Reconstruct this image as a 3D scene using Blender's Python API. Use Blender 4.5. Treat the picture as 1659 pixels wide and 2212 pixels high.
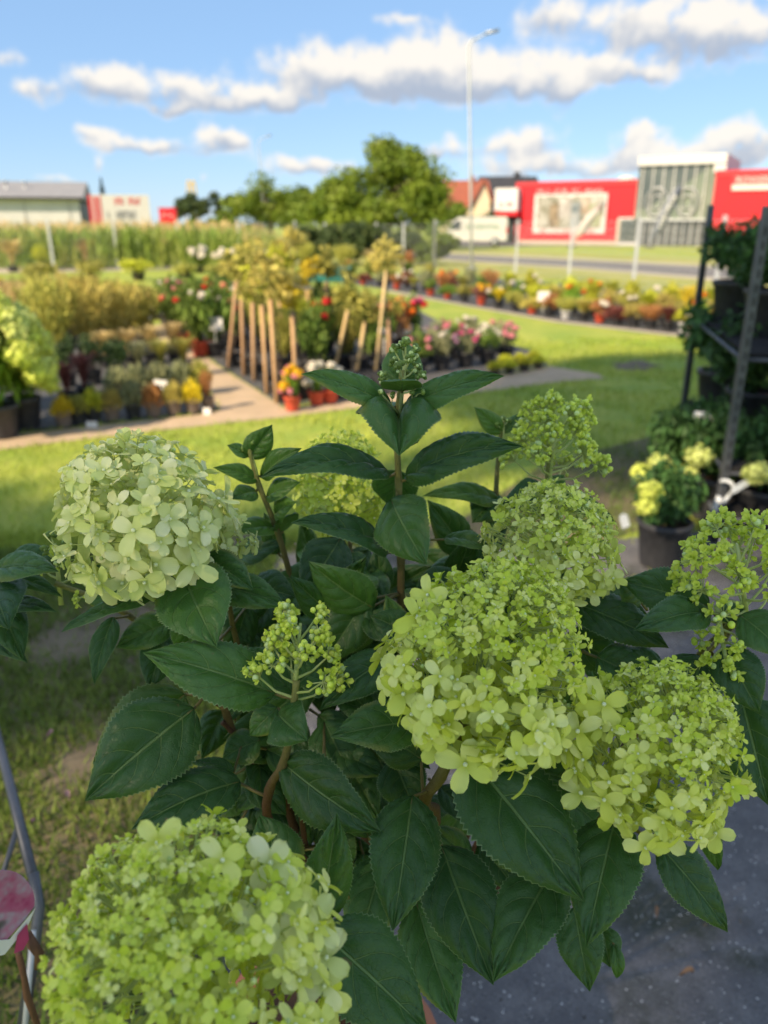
import bpy, math, random
import numpy as np
from mathutils import Vector, Matrix
random.seed(7); rng = np.random.default_rng(7)
for o in list(bpy.data.objects): bpy.data.objects.remove(o)
sc = bpy.context.scene
COL = sc.collection
# ------------------------------------------------------------------ camera
CAM_H, PITCH, FPX = 1.5, math.radians(20.4), 3080.0
cam = bpy.data.cameras.new('camera'); camo = bpy.data.objects.new('camera', cam); COL.objects.link(camo)
camo.location = (0, 0, CAM_H); camo.rotation_euler = (math.pi/2 - PITCH, 0, 0)
cam.sensor_fit = 'HORIZONTAL'; cam.sensor_width = 36.0; cam.lens = 36.0*FPX/3072
cam.clip_start = 0.02; cam.clip_end = 3000
cam.dof.use_dof = True; cam.dof.focus_distance = 0.60; cam.dof.aperture_fstop = 36.1/5.0
sc.camera = camo
# ------------------------------------------------------------------ light
SUN_EL, SUN_AZ = math.radians(36), math.radians(224)   # azimuth from +Y (north) clockwise: behind left
SDIR = Vector((math.sin(SUN_AZ)*math.cos(SUN_EL), math.cos(SUN_AZ)*math.cos(SUN_EL), math.sin(SUN_EL)))
sl = bpy.data.lights.new('sun', 'SUN'); sl.energy = 2.25; sl.angle = math.radians(0.9); sl.color = (1.0, 0.80, 0.55)
so = bpy.data.objects.new('sun', sl); COL.objects.link(so); so.rotation_euler = SDIR.to_track_quat('Z', 'Y').to_euler()
so.location = (-20, -20, 30)
SKY_S = 0.048
EXPO = 1.95
vs = sc.view_settings; sc.display_settings.display_device = 'sRGB'
vs.view_transform = 'Standard'; vs.look = 'None'; vs.gamma = 1; vs.use_curve_mapping = False; vs.exposure = EXPO
sc.cycles.use_denoising = True
sc.cycles.max_bounces = 6; sc.cycles.transparent_max_bounces = 12
# pixel helpers: (x, y) read on a 1659 x 2212 copy of the photograph
FW = Vector((0, math.cos(PITCH), -math.sin(PITCH))); UP = Vector((0, math.sin(PITCH), math.cos(PITCH))); RT = Vector((1, 0, 0))
EYE = Vector((0, 0, CAM_H)); KPX = 1659/3072*FPX
def ray(x, y): return FW + RT*((x-829.5)/KPX) - UP*((y-1106)/KPX)
def P(x, y, d): return EYE + ray(x, y)*d                       # at depth d along the optical axis
def PY(x, y, Y): r = ray(x, y); return EYE + r*(Y/r.y)         # on the upright plane at distance Y
def G(x, y, z=0.0): r = ray(x, y); return EYE + r*((z-CAM_H)/r.z)   # on the ground
# ------------------------------------------------------------------ sky
w = bpy.data.worlds.new('World'); sc.world = w; w.use_nodes = True
nt = w.node_tree; nt.nodes.clear()
class NB:
    def __init__(s, nt): s.nt = nt
    def n(s, t, **k):
        nd = s.nt.nodes.new(t)
        for a, b in k.items(): setattr(nd, a, b)
        return nd
    def set(s, sock, v):
        if hasattr(v, 'is_output') or isinstance(v, bpy.types.NodeSocket): s.nt.links.new(v, sock)
        elif v is not None: sock.default_value = v
    def m(s, op, a, b=None, c=None, clamp=False):
        nd = s.n('ShaderNodeMath', operation=op, use_clamp=clamp)
        s.set(nd.inputs[0], a); s.set(nd.inputs[1], b) if b is not None else None
        if c is not None: s.set(nd.inputs[2], c)
        return nd.outputs[0]
    def v(s, op, a, b=None):
        nd = s.n('ShaderNodeVectorMath', operation=op); s.set(nd.inputs[0], a)
        if b is not None: s.set(nd.inputs[1], b)
        return nd.outputs['Value'] if op in ('DOT_PRODUCT', 'LENGTH') else nd.outputs[0]
    def noise(s, vec, scale, detail=4, rough=.55, dim='3D'):
        nd = s.n('ShaderNodeTexNoise', noise_dimensions=dim); s.set(nd.inputs['Vector'], vec)
        nd.inputs['Scale'].default_value = scale; nd.inputs['Detail'].default_value = detail; nd.inputs['Roughness'].default_value = rough
        return nd.outputs['Fac']
    def mix(s, f, a, b, mode='MIX'):
        nd = s.n('ShaderNodeMix', data_type='RGBA', blend_type=mode)
        s.set(nd.inputs[0], f); s.set(nd.inputs[6], a); s.set(nd.inputs[7], b); return nd.outputs[2]
    def ramp(s, f, lo, hi, smooth=True):
        nd = s.n('ShaderNodeMapRange', interpolation_type='SMOOTHSTEP' if smooth else 'LINEAR')
        s.set(nd.inputs[0], f); nd.inputs[1].default_value = lo; nd.inputs[2].default_value = hi; return nd.outputs[0]
    def comb(s, x, y, z=0.0):
        nd = s.n('ShaderNodeCombineXYZ'); s.set(nd.inputs[0], x); s.set(nd.inputs[1], y); s.set(nd.inputs[2], z); return nd.outputs[0]
def rgba(c): return (c[0], c[1], c[2], 1.0)
b = NB(nt)
tc = b.n('ShaderNodeTexCoord').outputs['Generated']
sep = b.n('ShaderNodeSeparateXYZ'); nt.links.new(tc, sep.inputs[0]); dx, dy, dz = sep.outputs
az = b.m('ARCTAN2', dx, dy); el = b.m('ARCSINE', dz)
CL = [  # clouds in view: centre x, y, half width, half height in photo pixels, weight
 (700,150,135,52,1.15),(945,142,88,62,1.25),(1100,168,125,50,1.15),(1225,195,40,38,.7),(820,170,60,36,.7),
 (240,180,88,40,1.0),(420,192,80,36,1.0),(575,222,95,24,1.0),(380,240,50,14,.6),(60,200,80,26,.65),
 (1300,145,75,26,.8),(1400,168,62,24,.75),(1190,22,60,36,.85),(1400,45,150,42,.95),(1590,75,130,50,1.05),
 (885,38,75,14,.6),(20,115,36,20,.6),(205,283,46,15,.75),(320,313,135,22,.9),(497,297,50,28,1.05),(216,356,20,14,.6),
 (665,360,115,26,.95),(437,380,16,16,.5),(120,388,60,14,.5),(965,320,75,22,.8),(1140,305,90,32,1.05),
 (1375,303,55,36,1.05),(1600,300,85,40,1.1),(1440,338,90,24,.6),(1200,362,190,26,.85),(1520,352,90,26,.6)]
vec = b.comb(az, el)
wn = b.n('ShaderNodeTexNoise', noise_dimensions='2D'); nt.links.new(vec, wn.inputs['Vector']); wn.inputs['Scale'].default_value = 24; wn.inputs['Detail'].default_value = 3
wvec = b.v('ADD', vec, b.v('MULTIPLY', b.v('SUBTRACT', wn.outputs['Color'], (.5, .5, .5)), (.040, .026, 0)))
acc = 0.0; low = None
for (x, y, sx, sy, a) in CL:
    d = ray(x, y).normalized(); a0 = math.atan2(d.x, d.y); e0 = math.asin(d.z); k = KPX*1.02*math.cos(e0)*1.06
    nd = b.n('ShaderNodeVectorMath', operation='MULTIPLY_ADD'); nt.links.new(wvec, nd.inputs[0]); nd.inputs[1].default_value = (k/sx, k/sy, 0); nd.inputs[2].default_value = (-a0*k/sx, -e0*k/sy, 0)
    t = nd.outputs[0]; g = b.m('MULTIPLY', b.m('POWER', math.exp(-1), b.v('DOT_PRODUCT', t, t)), a)
    acc = b.m('ADD', g, acc); sc2 = b.n('ShaderNodeVectorMath', operation='SCALE'); nt.links.new(t, sc2.inputs[0]); nt.links.new(g, sc2.inputs['Scale'])
    low = sc2.outputs[0] if low is None else b.v('ADD', low, sc2.outputs[0])
sl2 = b.n('ShaderNodeSeparateXYZ'); nt.links.new(low, sl2.inputs[0]); rel_h = b.m('DIVIDE', sl2.outputs[1], b.m('ADD', acc, .05))     # height within the cloud
n1 = b.noise(b.v('MULTIPLY', vec, (1.0, 2.6, 1)), 3.2, 3, .5)          # unseen rest of the sky: cumulus cover raised for more ambient light
out = b.ramp(b.m('MAXIMUM', b.m('ABSOLUTE', az), b.m('MULTIPLY', b.m('ABSOLUTE', b.m('SUBTRACT', el, .02)), 2.0)), .56, .75)
gen = b.m('MULTIPLY', b.m('MULTIPLY', b.m('MULTIPLY', b.ramp(n1, .45, .62), 1.1), out), b.ramp(el, -.02, .06))
acc = b.m('MAXIMUM', acc, gen)
f = b.noise(vec, 30, 6, .58, '2D')
D0 = b.m('MULTIPLY', acc, b.m('MULTIPLY_ADD', f, 2.1, -.10))
mask = b.ramp(D0, .26, .84)
under = b.m('MULTIPLY', b.ramp(b.m('MULTIPLY_ADD', f, 1.1, b.m('SUBTRACT', rel_h, .45)), .36, -.50), b.ramp(acc, .2, .7))
sky = b.n('ShaderNodeTexSky', sky_type='NISHITA', sun_disc=False)
sky.sun_elevation = SUN_EL; sky.sun_rotation = SUN_AZ; sky.altitude = 100; sky.air_density = .9; sky.dust_density = .15; sky.ozone_density = 3.0
k = 1/SKY_S
CB = .272
cl_lit = rgba((CB*1.0*k, CB*.94*k, CB*.85*k)); cl_sh = rgba((CB*.44*k, CB*.50*k, CB*.61*k))
ccol = b.mix(under, cl_lit, cl_sh)
skc = b.mix(.62, sky.outputs[0], rgba((.088*k, .148*k, .236*k)))
fin = b.mix(b.m('MULTIPLY', mask, .95), skc, ccol)
bg = b.n('ShaderNodeBackground'); nt.links.new(fin, bg.inputs[0]); bg.inputs[1].default_value = SKY_S
wo = b.n('ShaderNodeOutputWorld'); nt.links.new(bg.outputs[0], wo.inputs[0])
# ------------------------------------------------------------------ materials
MATS = {}
def mat(name, c1, c2=None, scale=6, rough=.6, bump=0, bscale=60, tint=0, transl=0, spec=.35, metal=0, rnd=0, c3=None, emit=None):
    m = bpy.data.materials.new(name); m.use_nodes = True; nt = m.node_tree; nt.nodes.clear(); b = NB(nt)
    co = b.n('ShaderNodeTexCoord').outputs['Object']
    col = rgba(c1)
    nz = None
    if c2 is not None:
        nz = b.noise(co, scale, 5, .6); col = b.mix(b.ramp(nz, .32, .68), rgba(c1), rgba(c2))
    if c3 is not None:
        at = b.n('ShaderNodeAttribute', attribute_name='tint'); col = b.mix(at.outputs['Fac'], col, rgba(c3))
    if tint:
        at = b.n('ShaderNodeAttribute', attribute_name='tint'); hv = b.n('ShaderNodeHueSaturation')
        b.set(hv.inputs['Color'], col); b.set(hv.inputs['Value'], b.m('MULTIPLY_ADD', at.outputs['Fac'], 2*tint, 1-tint)); col = hv.outputs[0]
    if rnd:
        oi = b.n('ShaderNodeObjectInfo'); hv = b.n('ShaderNodeHueSaturation'); b.set(hv.inputs['Color'], col)
        b.set(hv.inputs['Value'], b.m('MULTIPLY_ADD', oi.outputs['Random'], 2*rnd, 1-rnd))
        b.set(hv.inputs['Hue'], b.m('MULTIPLY_ADD', oi.outputs['Random'], rnd*.08, .5-rnd*.04)); col = hv.outputs[0]
    p = b.n('ShaderNodeBsdfPrincipled'); b.set(p.inputs['Base Color'], col); p.inputs['Roughness'].default_value = rough
    p.inputs['Specular IOR Level'].default_value = spec; p.inputs['Metallic'].default_value = metal
    if bump:
        bn = b.n('ShaderNodeBump'); bn.inputs['Strength'].default_value = bump; bn.inputs['Distance'].default_value = .02
        b.set(bn.inputs['Height'], b.noise(co, bscale, 4, .6)); nt.links.new(bn.outputs[0], p.inputs['Normal'])
    sh = p.outputs[0]
    if transl:
        t = b.n('ShaderNodeBsdfTranslucent'); b.set(t.inputs[0], col); mx = b.n('ShaderNodeMixShader'); mx.inputs[0].default_value = transl
        nt.links.new(sh, mx.inputs[1]); nt.links.new(t.outputs[0], mx.inputs[2]); sh = mx.outputs[0]
    o = b.n('ShaderNodeOutputMaterial'); nt.links.new(sh, o.inputs[0]); MATS[name] = m; return m
# ------------------------------------------------------------------ mesh building
class MB:
    def __init__(s): s.V = []; s.F = []; s.M = []; s.T = []; s.UV = {}; s.n = 0; s.uvl = []
    def add(s, verts, faces, mi=0, t=.5, uv=None):
        n0 = s.n; verts = np.asarray(verts, float).reshape(-1, 3); s.V.append(verts); s.n += len(verts)
        for f in faces: s.F.append(tuple(int(i)+n0 for i in f))
        s.M += [mi]*len(faces)
        s.T.append(np.full(len(verts), t) if np.isscalar(t) else np.asarray(t, float))
        s.uvl.append(np.zeros((len(verts), 2)) if uv is None else np.asarray(uv, float)); return s
    def build(s, name, mats, parent=None, smooth=True, off=None, link=True):
        me = bpy.data.meshes.new(name)
        V = np.concatenate(s.V) if s.V else np.zeros((0, 3))
        if off is not None: V = V - np.array(off)
        me.from_pydata(V.tolist(), [], s.F)
        if not isinstance(mats, (list, tuple)): mats = [mats]
        for m in mats: me.materials.append(MATS[m] if isinstance(m, str) else m)
        me.polygons.foreach_set('material_index', s.M)
        me.polygons.foreach_set('use_smooth', [smooth]*len(s.F))
        a = me.attributes.new('tint', 'FLOAT', 'POINT'); a.data.foreach_set('value', np.concatenate(s.T) if s.T else [])
        UVv = np.concatenate(s.uvl) if s.uvl else np.zeros((0, 2))
        if UVv.any():
            ul = me.uv_layers.new(name='UVMap'); li = np.zeros(len(me.loops), int); me.loops.foreach_get('vertex_index', li)
            ul.data.foreach_set('uv', UVv[li].ravel())
        me.update()
        if not link: return me
        o = bpy.data.objects.new(name, me); COL.objects.link(o)
        if parent is not None: o.parent = parent
        return o
    # shapes
    def box(s, lo, hi, mi=0, t=.5, R=None, c=None):
        x0, y0, z0 = lo; x1, y1, z1 = hi
        v = np.array([(x0,y0,z0),(x1,y0,z0),(x1,y1,z0),(x0,y1,z0),(x0,y0,z1),(x1,y0,z1),(x1,y1,z1),(x0,y1,z1)], float)
        if R is not None: v = v @ np.array(R.to_3x3() if hasattr(R, 'to_3x3') else R).T
        if c is not None: v = v + np.array(c)
        return s.add(v, [(0,3,2,1),(4,5,6,7),(0,1,5,4),(1,2,6,5),(2,3,7,6),(3,0,4,7)], mi, t)
    def tube(s, pts, rad, n=6, mi=0, t=.5, cap=True):
        pts = [Vector(p) for p in pts]; m = len(pts)
        rad = [rad]*m if np.isscalar(rad) else rad
        tt = [t]*m if np.isscalar(t) else t
        V = []; T = []; ref = None
        for i in range(m):
            tg = (pts[min(i+1, m-1)]-pts[max(i-1, 0)]).normalized()
            if ref is None: ref = tg.orthogonal().normalized()
            ref = (ref - tg*ref.dot(tg)).normalized(); bi = tg.cross(ref)
            for j in range(n):
                a = 2*math.pi*j/n; V.append(pts[i] + (ref*math.cos(a)+bi*math.sin(a))*rad[i]); T.append(tt[i])
        F = [(i*n+j, i*n+(j+1) % n, (i+1)*n+(j+1) % n, (i+1)*n+j) for i in range(m-1) for j in range(n)]
        if cap: F += [tuple(range(n-1, -1, -1)), tuple((m-1)*n+j for j in range(n))]
        return s.add([tuple(v) for v in V], F, mi, T)
    def lathe(s, prof, n=16, mi=0, t=.5, c=(0, 0, 0), mis=None):
        V = []; m = len(prof)
        for r, z in prof:
            for j in range(n): a = 2*math.pi*j/n; V.append((c[0]+r*math.cos(a), c[1]+r*math.sin(a), c[2]+z))
        F = [(i*n+j, i*n+(j+1) % n, (i+1)*n+(j+1) % n, (i+1)*n+j) for i in range(m-1) for j in range(n)]
        s.add(V, F, mi, t)
        if mis is not None:
            for i in range(m-1):
                for j in range(n): s.M[len(s.M)-len(F)+i*n+j] = mis[i]
        return s
    def ball(s, c, r, mi=0, t=.5, n=8, m=5, sq=1.0):
        V = []
        for i in range(m+1):
            ph = math.pi*i/m
            for j in range(n): a = 2*math.pi*j/n; V.append((c[0]+r*math.sin(ph)*math.cos(a), c[1]+r*math.sin(ph)*math.sin(a), c[2]+r*sq*math.cos(ph)))
        return s.add(V, [(i*n+j, i*n+(j+1) % n, (i+1)*n+(j+1) % n, (i+1)*n+j) for i in range(m) for j in range(n)], mi, t)
    def poly(s, pts, mi=0, t=.5): return s.add([tuple(p) for p in pts], [tuple(range(len(pts)))], mi, t)
    def prism(s, pts, dvec, mi=0, t=.5):        # closed outline pts extruded along dvec
        n = len(pts); d = np.array(dvec, float); a = np.array([tuple(p) for p in pts]); v = np.concatenate([a, a+d])
        F = [tuple(range(n-1, -1, -1)), tuple(range(n, 2*n))] + [(i, (i+1) % n, n+(i+1) % n, n+i) for i in range(n)]
        return s.add(v, F, mi, t)
    def leaves(s, C, A, B, mi=0, t=None):       # many small pointed leaf faces: centre, half length, half width vectors
        C, A, B = (np.asarray(q, float) for q in (C, A, B)); n = len(C)
        v = np.stack([C-A, C+B-A*.1, C+A, C-B-A*.1], 1).reshape(-1, 3); n0 = s.n; s.V.append(v); s.n += 4*n
        s.F += [(n0+4*i, n0+4*i+1, n0+4*i+2, n0+4*i+3) for i in range(n)]; s.M += [mi]*n
        t = rng.random(n) if t is None else t
        s.T.append(np.repeat(t, 4)); s.uvl.append(np.zeros((4*n, 2))); return s
def unit(a): return a/np.maximum(np.linalg.norm(a, axis=-1, keepdims=True), 1e-9)
def rand_dirs(n): return unit(rng.normal(size=(n, 3)))
def thing(name, label, cat, loc=(0, 0, 0), rz=0, group=None):
    o = bpy.data.objects.new(name, None); COL.objects.link(o); o.location = loc; o.rotation_euler = (0, 0, rz); o.empty_display_size = .1
    o['label'] = label; o['category'] = cat
    if group: o['group'] = group
    return o
def tag(o, label, cat, group=None):
    o['label'] = label; o['category'] = cat
    if group: o['group'] = group
    return o
def struct(o): o['kind'] = 'structure'; return o
def stuff(o, label=None, cat=None):
    o['kind'] = 'stuff'
    if label: o['label'] = label
    if cat: o['category'] = cat
    return o
def part(name, data, parent, loc=(0, 0, 0), rot=(0, 0, 0), scale=1):
    o = bpy.data.objects.new(name, data); COL.objects.link(o); o.parent = parent; o.location = loc; o.rotation_euler = rot
    o.scale = (scale,)*3 if np.isscalar(scale) else scale; return o
ORD = ['first', 'second', 'third', 'fourth', 'fifth', 'sixth', 'seventh', 'eighth', 'ninth', 'tenth', 'eleventh', 'twelfth', 'thirteenth', 'fourteenth', 'fifteenth', 'sixteenth',
       'seventeenth', 'eighteenth', 'nineteenth', 'twentieth', 'twenty-first', 'twenty-second', 'twenty-third', 'twenty-fourth', 'twenty-fifth', 'twenty-sixth']
def inpoly(px, py, poly):
    px = np.asarray(px); py = np.asarray(py); r = np.zeros(px.shape, bool); n = len(poly)
    for i in range(n):
        x0, y0 = poly[i][:2]; x1, y1 = poly[(i+1) % n][:2]
        c = ((y0 > py) != (y1 > py)) & (px < (x1-x0)*(py-y0)/(y1-y0+1e-12)+x0); r ^= c
    return r
# ------------------------------------------------------------------ palette
mat('lawn', (.21,.30,.04), (.35,.38,.065), 1.3, .9, .6, 30)
mat('grass_blade', (.25,.37,.045), (.43,.48,.075), 1.1, .6, tint=.35, transl=.3)
mat('worn_shaded_ground', (.085,.105,.035), (.21,.165,.10), 2.2, .95, .6, 40); mat('worn_shaded_blade', (.09,.17,.025), (.19,.25,.045), 1.4, .6, tint=.4, transl=.25)  # worn turf colours, darkened further to carry the shade on the near lawn
mat('earth', (.19,.155,.10), (.13,.105,.07), 3, .95, .5, 40)
mat('path_slab', (.50,.38,.26), (.42,.32,.215), 2.5, .9, .3, 60)
mat('asphalt', (.13,.125,.125), (.17,.165,.165), 3, .9, .3, 200)
mat('kerb', (.50,.44,.36), (.42,.37,.30), 4, .9)
mat('bed_fabric', (.07,.07,.075), (.10,.10,.10), 5, .8)
mat('verge', (.24,.28,.05), (.36,.34,.09), .6, .9, .5, 12)
mat('straw', (.46,.34,.16), (.33,.25,.10), 3, .8, tint=.35, transl=.2)
mat('corn_leaf', (.19,.30,.05), (.36,.40,.09), .6, .6, tint=.35, transl=.25)
mat('tassel', (.42,.30,.13), (.50,.38,.18), 1.5, .8, tint=.3)
mat('steel', (.42,.44,.46), (.33,.35,.37), 9, .45, metal=.7)
mat('galvanised', (.52,.55,.57), (.44,.47,.50), 8, .5, metal=.15)
mat('rack_steel', (.085,.095,.115), (.13,.14,.16), 14, .45, metal=.45)
mat('white_paint', (.60,.60,.58), (.54,.54,.53), 3, .5)
mat('wall_white', (.62,.62,.62), (.56,.56,.57), .7, .8)
mat('roof_grey', (.24,.24,.25), (.28,.28,.29), 1.2, .7)
mat('dark_trim', (.035,.037,.042), None, rough=.5)
mat('signal_red', (.60,.012,.025), (.54,.012,.022), 1.5, .5)
mat('dark_red', (.50,.03,.04), None, rough=.5)
mat('print_ink', (.10,.11,.14), None, rough=.7)
mat('glass_pale', (.14,.18,.15), (.20,.235,.195), .5, .25, spec=.3)
mat('glass_grey', (.07,.09,.092), (.12,.14,.135), .5, .12, spec=.7)
mat('glass_dark', (.05,.06,.065), (.10,.11,.11), .8, .1, spec=.7)
mat('cream_wall', (.72,.62,.42), (.66,.57,.40), 1, .85)
mat('roof_tile', (.33,.10,.055), (.25,.08,.05), 2, .85)
mat('roof_black', (.035,.036,.042), (.05,.05,.055), 1, .7)
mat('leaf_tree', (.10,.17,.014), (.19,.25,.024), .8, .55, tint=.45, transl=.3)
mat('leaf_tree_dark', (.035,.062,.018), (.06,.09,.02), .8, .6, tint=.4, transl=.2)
mat('leaf_conifer', (.018,.035,.016), (.03,.05,.02), .8, .7, tint=.3)
mat('bark', (.13,.09,.06), (.08,.055,.04), 8, .9, .6, 30)
mat('pot_black', (.034,.035,.04), (.05,.051,.057), 6, .45)
mat('pot_grey', (.22,.17,.14), (.16,.13,.11), 8, .7)
mat('pot_red', (.62,.10,.05), (.52,.08,.045), 8, .55)
mat('pot_white', (.62,.62,.62), None, rough=.5)
mat('soil', (.045,.03,.02), (.07,.045,.03), 30, .95, .5, 90)
mat('stake_wood', (.52,.33,.19), (.42,.26,.14), 5, .8, .2, 40, rnd=.2)
mat('bamboo', (.66,.50,.27), (.58,.42,.2), 5, .7)
mat('tag_white', (.80,.79,.76), None, rough=.4)
mat('tag_clear', (.58,.62,.66), None, rough=.25, spec=.6)
mat('teal', (.03,.21,.20), (.025,.17,.165), 2, .5)
FC = {  # foliage colours
 'gold': ((.54,.43,.11),(.43,.40,.10)), 'olive': ((.33,.35,.07),(.45,.41,.09)), 'yellow': ((.75,.58,.03),(.62,.52,.03)), 'lime': ((.42,.48,.035),(.55,.53,.045)),
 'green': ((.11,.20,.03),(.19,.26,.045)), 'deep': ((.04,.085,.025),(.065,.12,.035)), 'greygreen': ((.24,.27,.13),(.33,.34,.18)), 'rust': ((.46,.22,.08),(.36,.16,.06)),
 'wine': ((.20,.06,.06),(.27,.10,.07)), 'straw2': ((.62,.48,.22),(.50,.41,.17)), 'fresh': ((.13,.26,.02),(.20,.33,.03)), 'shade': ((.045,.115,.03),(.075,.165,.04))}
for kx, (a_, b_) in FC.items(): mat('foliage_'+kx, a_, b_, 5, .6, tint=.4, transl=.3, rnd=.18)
for kx, c_ in dict(red=(.70,.035,.03), pink=(.80,.30,.36), salmon=(.85,.36,.22), white=(.85,.80,.70), orange=(.85,.22,.02), sun=(.90,.55,.02), rose=(.66,.10,.25), limehead=(.76,.84,.18), creamhead=(.72,.79,.26), mauve=(.46,.25,.38)).items():
    mat('bloom_'+kx, c_, tuple(v*.85 for v in c_), 30, .6, tint=.3, transl=.35)
# ------------------------------------------------------------------ ground
def sheet(name, pts, m, z, sub=0):
    mb = MB(); mb.poly([(p[0], p[1], z) for p in pts]); return struct(mb.build(name, m, smooth=False))
mb = MB(); S = 1200; mb.add([(-S,-60,0),(S,-60,0),(S,S,0),(-S,S,0)], [(0,1,2,3)]); struct(mb.build('ground', 'lawn', smooth=False))
PATH = [G(*p) for p in [(-160,985),(0,972),(300,935),(600,903),(780,881),(1000,852),(1200,826),(1310,818),(1290,808),(1190,792),(1000,826),(780,858),(618,884),(470,790),(395,730),(360,700),(322,706),(335,727),(400,790),(478,886),(440,895),(240,917),(0,943),(-160,955)]]
sheet('path', PATH, 'path_slab', .004)
BED_R = [G(*p) for p in [(612,880),(780,855),(1000,823),(1185,790),(1150,760),(960,700),(860,650),(620,610),(400,610),(380,700),(395,728),(470,788)]]
sheet('bed_ground', BED_R, 'bed_fabric', .008)
BED_L = [G(*p) for p in [(-400,960),(0,940),(240,914),(440,892),(474,884),(396,790),(330,725),(320,640),(-300,640)]]
sheet('bed_ground.001', BED_L, 'bed_fabric', .012)
BED_F = [G(*p) for p in [(690,604),(840,626),(1000,657),(1200,692),(1510,728),(1800,770),(1900,690),(1500,638),(1200,612),(940,592)]]
sheet('bed_ground.002', BED_F, 'bed_fabric', .004)
KERB = [G(*p) for p in [(835,627),(1000,658),(1200,693),(1510,729),(1800,771),(1800,776),(1510,733),(1200,697),(1000,661),(832,630)]]
sheet('kerb_strip', KERB, 'kerb', .010)
PAVE = [G(*p) for p in [(600,1198),(760,1185),(1000,1190),(1330,1168),(1480,1152),(1700,1140),(2300,1200),(2300,2600),(430,2600),(470,2200),(500,1800),(530,1450)]]
FENCE_STRIP = [G(*p) for p in [(-300,600),(0,590),(380,583),(380,576),(0,578),(-300,585)]]
sheet('fence_path', FENCE_STRIP, 'kerb', .005)
# pavement: rough grey ground with pale chips
m = bpy.data.materials.new('pavement_grit'); m.use_nodes = True; nt2 = m.node_tree; nt2.nodes.clear(); q = NB(nt2)
co = q.n('ShaderNodeTexCoord').outputs['Object']
base = q.mix(q.ramp(q.noise(co, 9, 6, .65), .35, .7), rgba((.105,.103,.11)), rgba((.175,.17,.175)))
base = q.mix(q.ramp(q.noise(co, 2.3, 5, .65), .50, .64), base, rgba((.040,.046,.030)))
vo = q.n('ShaderNodeTexVoronoi'); q.set(vo.inputs['Vector'], co); vo.inputs['Scale'].default_value = 70
chip = q.m('MULTIPLY', q.m('LESS_THAN', vo.outputs['Distance'], .17), q.m('GREATER_THAN', q.noise(co, 55, 2), .53))
base = q.mix(q.ramp(q.noise(co, 210, 3, .7), .56, .70), base, rgba((.25,.245,.24))); base = q.mix(q.ramp(q.noise(co, 150, 3, .7), .44, .34), base, rgba((.06,.06,.062))); base = q.mix(chip, base, rgba((.58,.57,.55)))
pp = q.n('ShaderNodeBsdfPrincipled'); q.set(pp.inputs['Base Color'], base); pp.inputs['Roughness'].default_value = .85
bn = q.n('ShaderNodeBump'); bn.inputs['Strength'].default_value = .7; bn.inputs['Distance'].default_value = .01; q.set(bn.inputs['Height'], q.noise(co, 160, 4, .7)); nt2.links.new(bn.outputs[0], pp.inputs['Normal'])
oo = q.n('ShaderNodeOutputMaterial'); nt2.links.new(pp.outputs[0], oo.inputs[0]); MATS['pavement_grit'] = m
sheet('pavement', PAVE, 'pavement_grit', .006)
BARE = []
for i, pts in enumerate([[(150,1330),(330,1290),(420,1310),(330,1380),(180,1440),(60,1450),(0,1400)], [(60,1700),(150,1610),(330,1530),(390,1560),(230,1660),(120,1760)], [(250,1420),(400,1400),(430,1440),(300,1470)], [(1090,1050),(1210,1035),(1310,1050),(1290,1085),(1140,1085)],
        [(1310,785),(1380,778),(1440,790),(1400,806),(1330,800)], [(420,1165),(560,1150),(640,1170),(560,1195),(450,1190)]]):
    cpt = [G(*p) for p in pts]; cen = sum(cpt, Vector())/len(cpt); ring = []
    for j in range(28):
        f = j/28*len(cpt); a0, a1 = cpt[int(f)], cpt[(int(f)+1) % len(cpt)]; p_ = a0.lerp(a1, f % 1); ring.append(cen+(p_-cen)*random.uniform(.72, 1.08))
    BARE.append(ring); sheet('bare_earth', ring, 'earth', .0025+.0003*i)
# verge, road and far grass beyond the fence
def gs(*pts): return [G(*p) for p in pts]
sheet('verge', gs((940,590),(1240,608),(1520,640),(2200,720),(2400,640),(1520,560),(960,535),(700,512),(300,500),(300,560)), 'verge', .003)
ROADP = gs((880,557),(960,560),(1200,574),(1520,598),(2400,668),(2400,628),(1520,577),(1200,561),(960,549),(880,546))
sheet('road', ROADP, 'asphalt', .010)
sheet('road_kerb', gs((880,559),(960,563),(1200,578),(1520,604),(2400,680),(2400,669),(1520,599),(1200,575),(960,561),(880,558)), 'kerb', .012)
sheet('road_kerb.001', gs((880,545),(960,548),(1200,560),(1520,575.5),(2400,626),(2400,620),(1520,572),(1200,557),(960,546),(880,543.5)), 'kerb', .012)
sheet('forecourt', gs((960,534),(1200,531),(1520,532),(2200,548),(2200,514),(960,512)), 'asphalt', .006)
WORN_SHADED = gs((-500,1195),(100,1190),(420,1175),(700,1170),(1000,1120),(1180,1000),(1460,930),(1500,1100),(1320,1168),(760,1190),(604,1204),(530,1450),(500,1800),(430,2600),(-500,2600))
sheet('worn_shaded_turf', WORN_SHADED, 'worn_shaded_ground', .0018)  # worn turf sheet with part of the shade put into its colour
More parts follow.
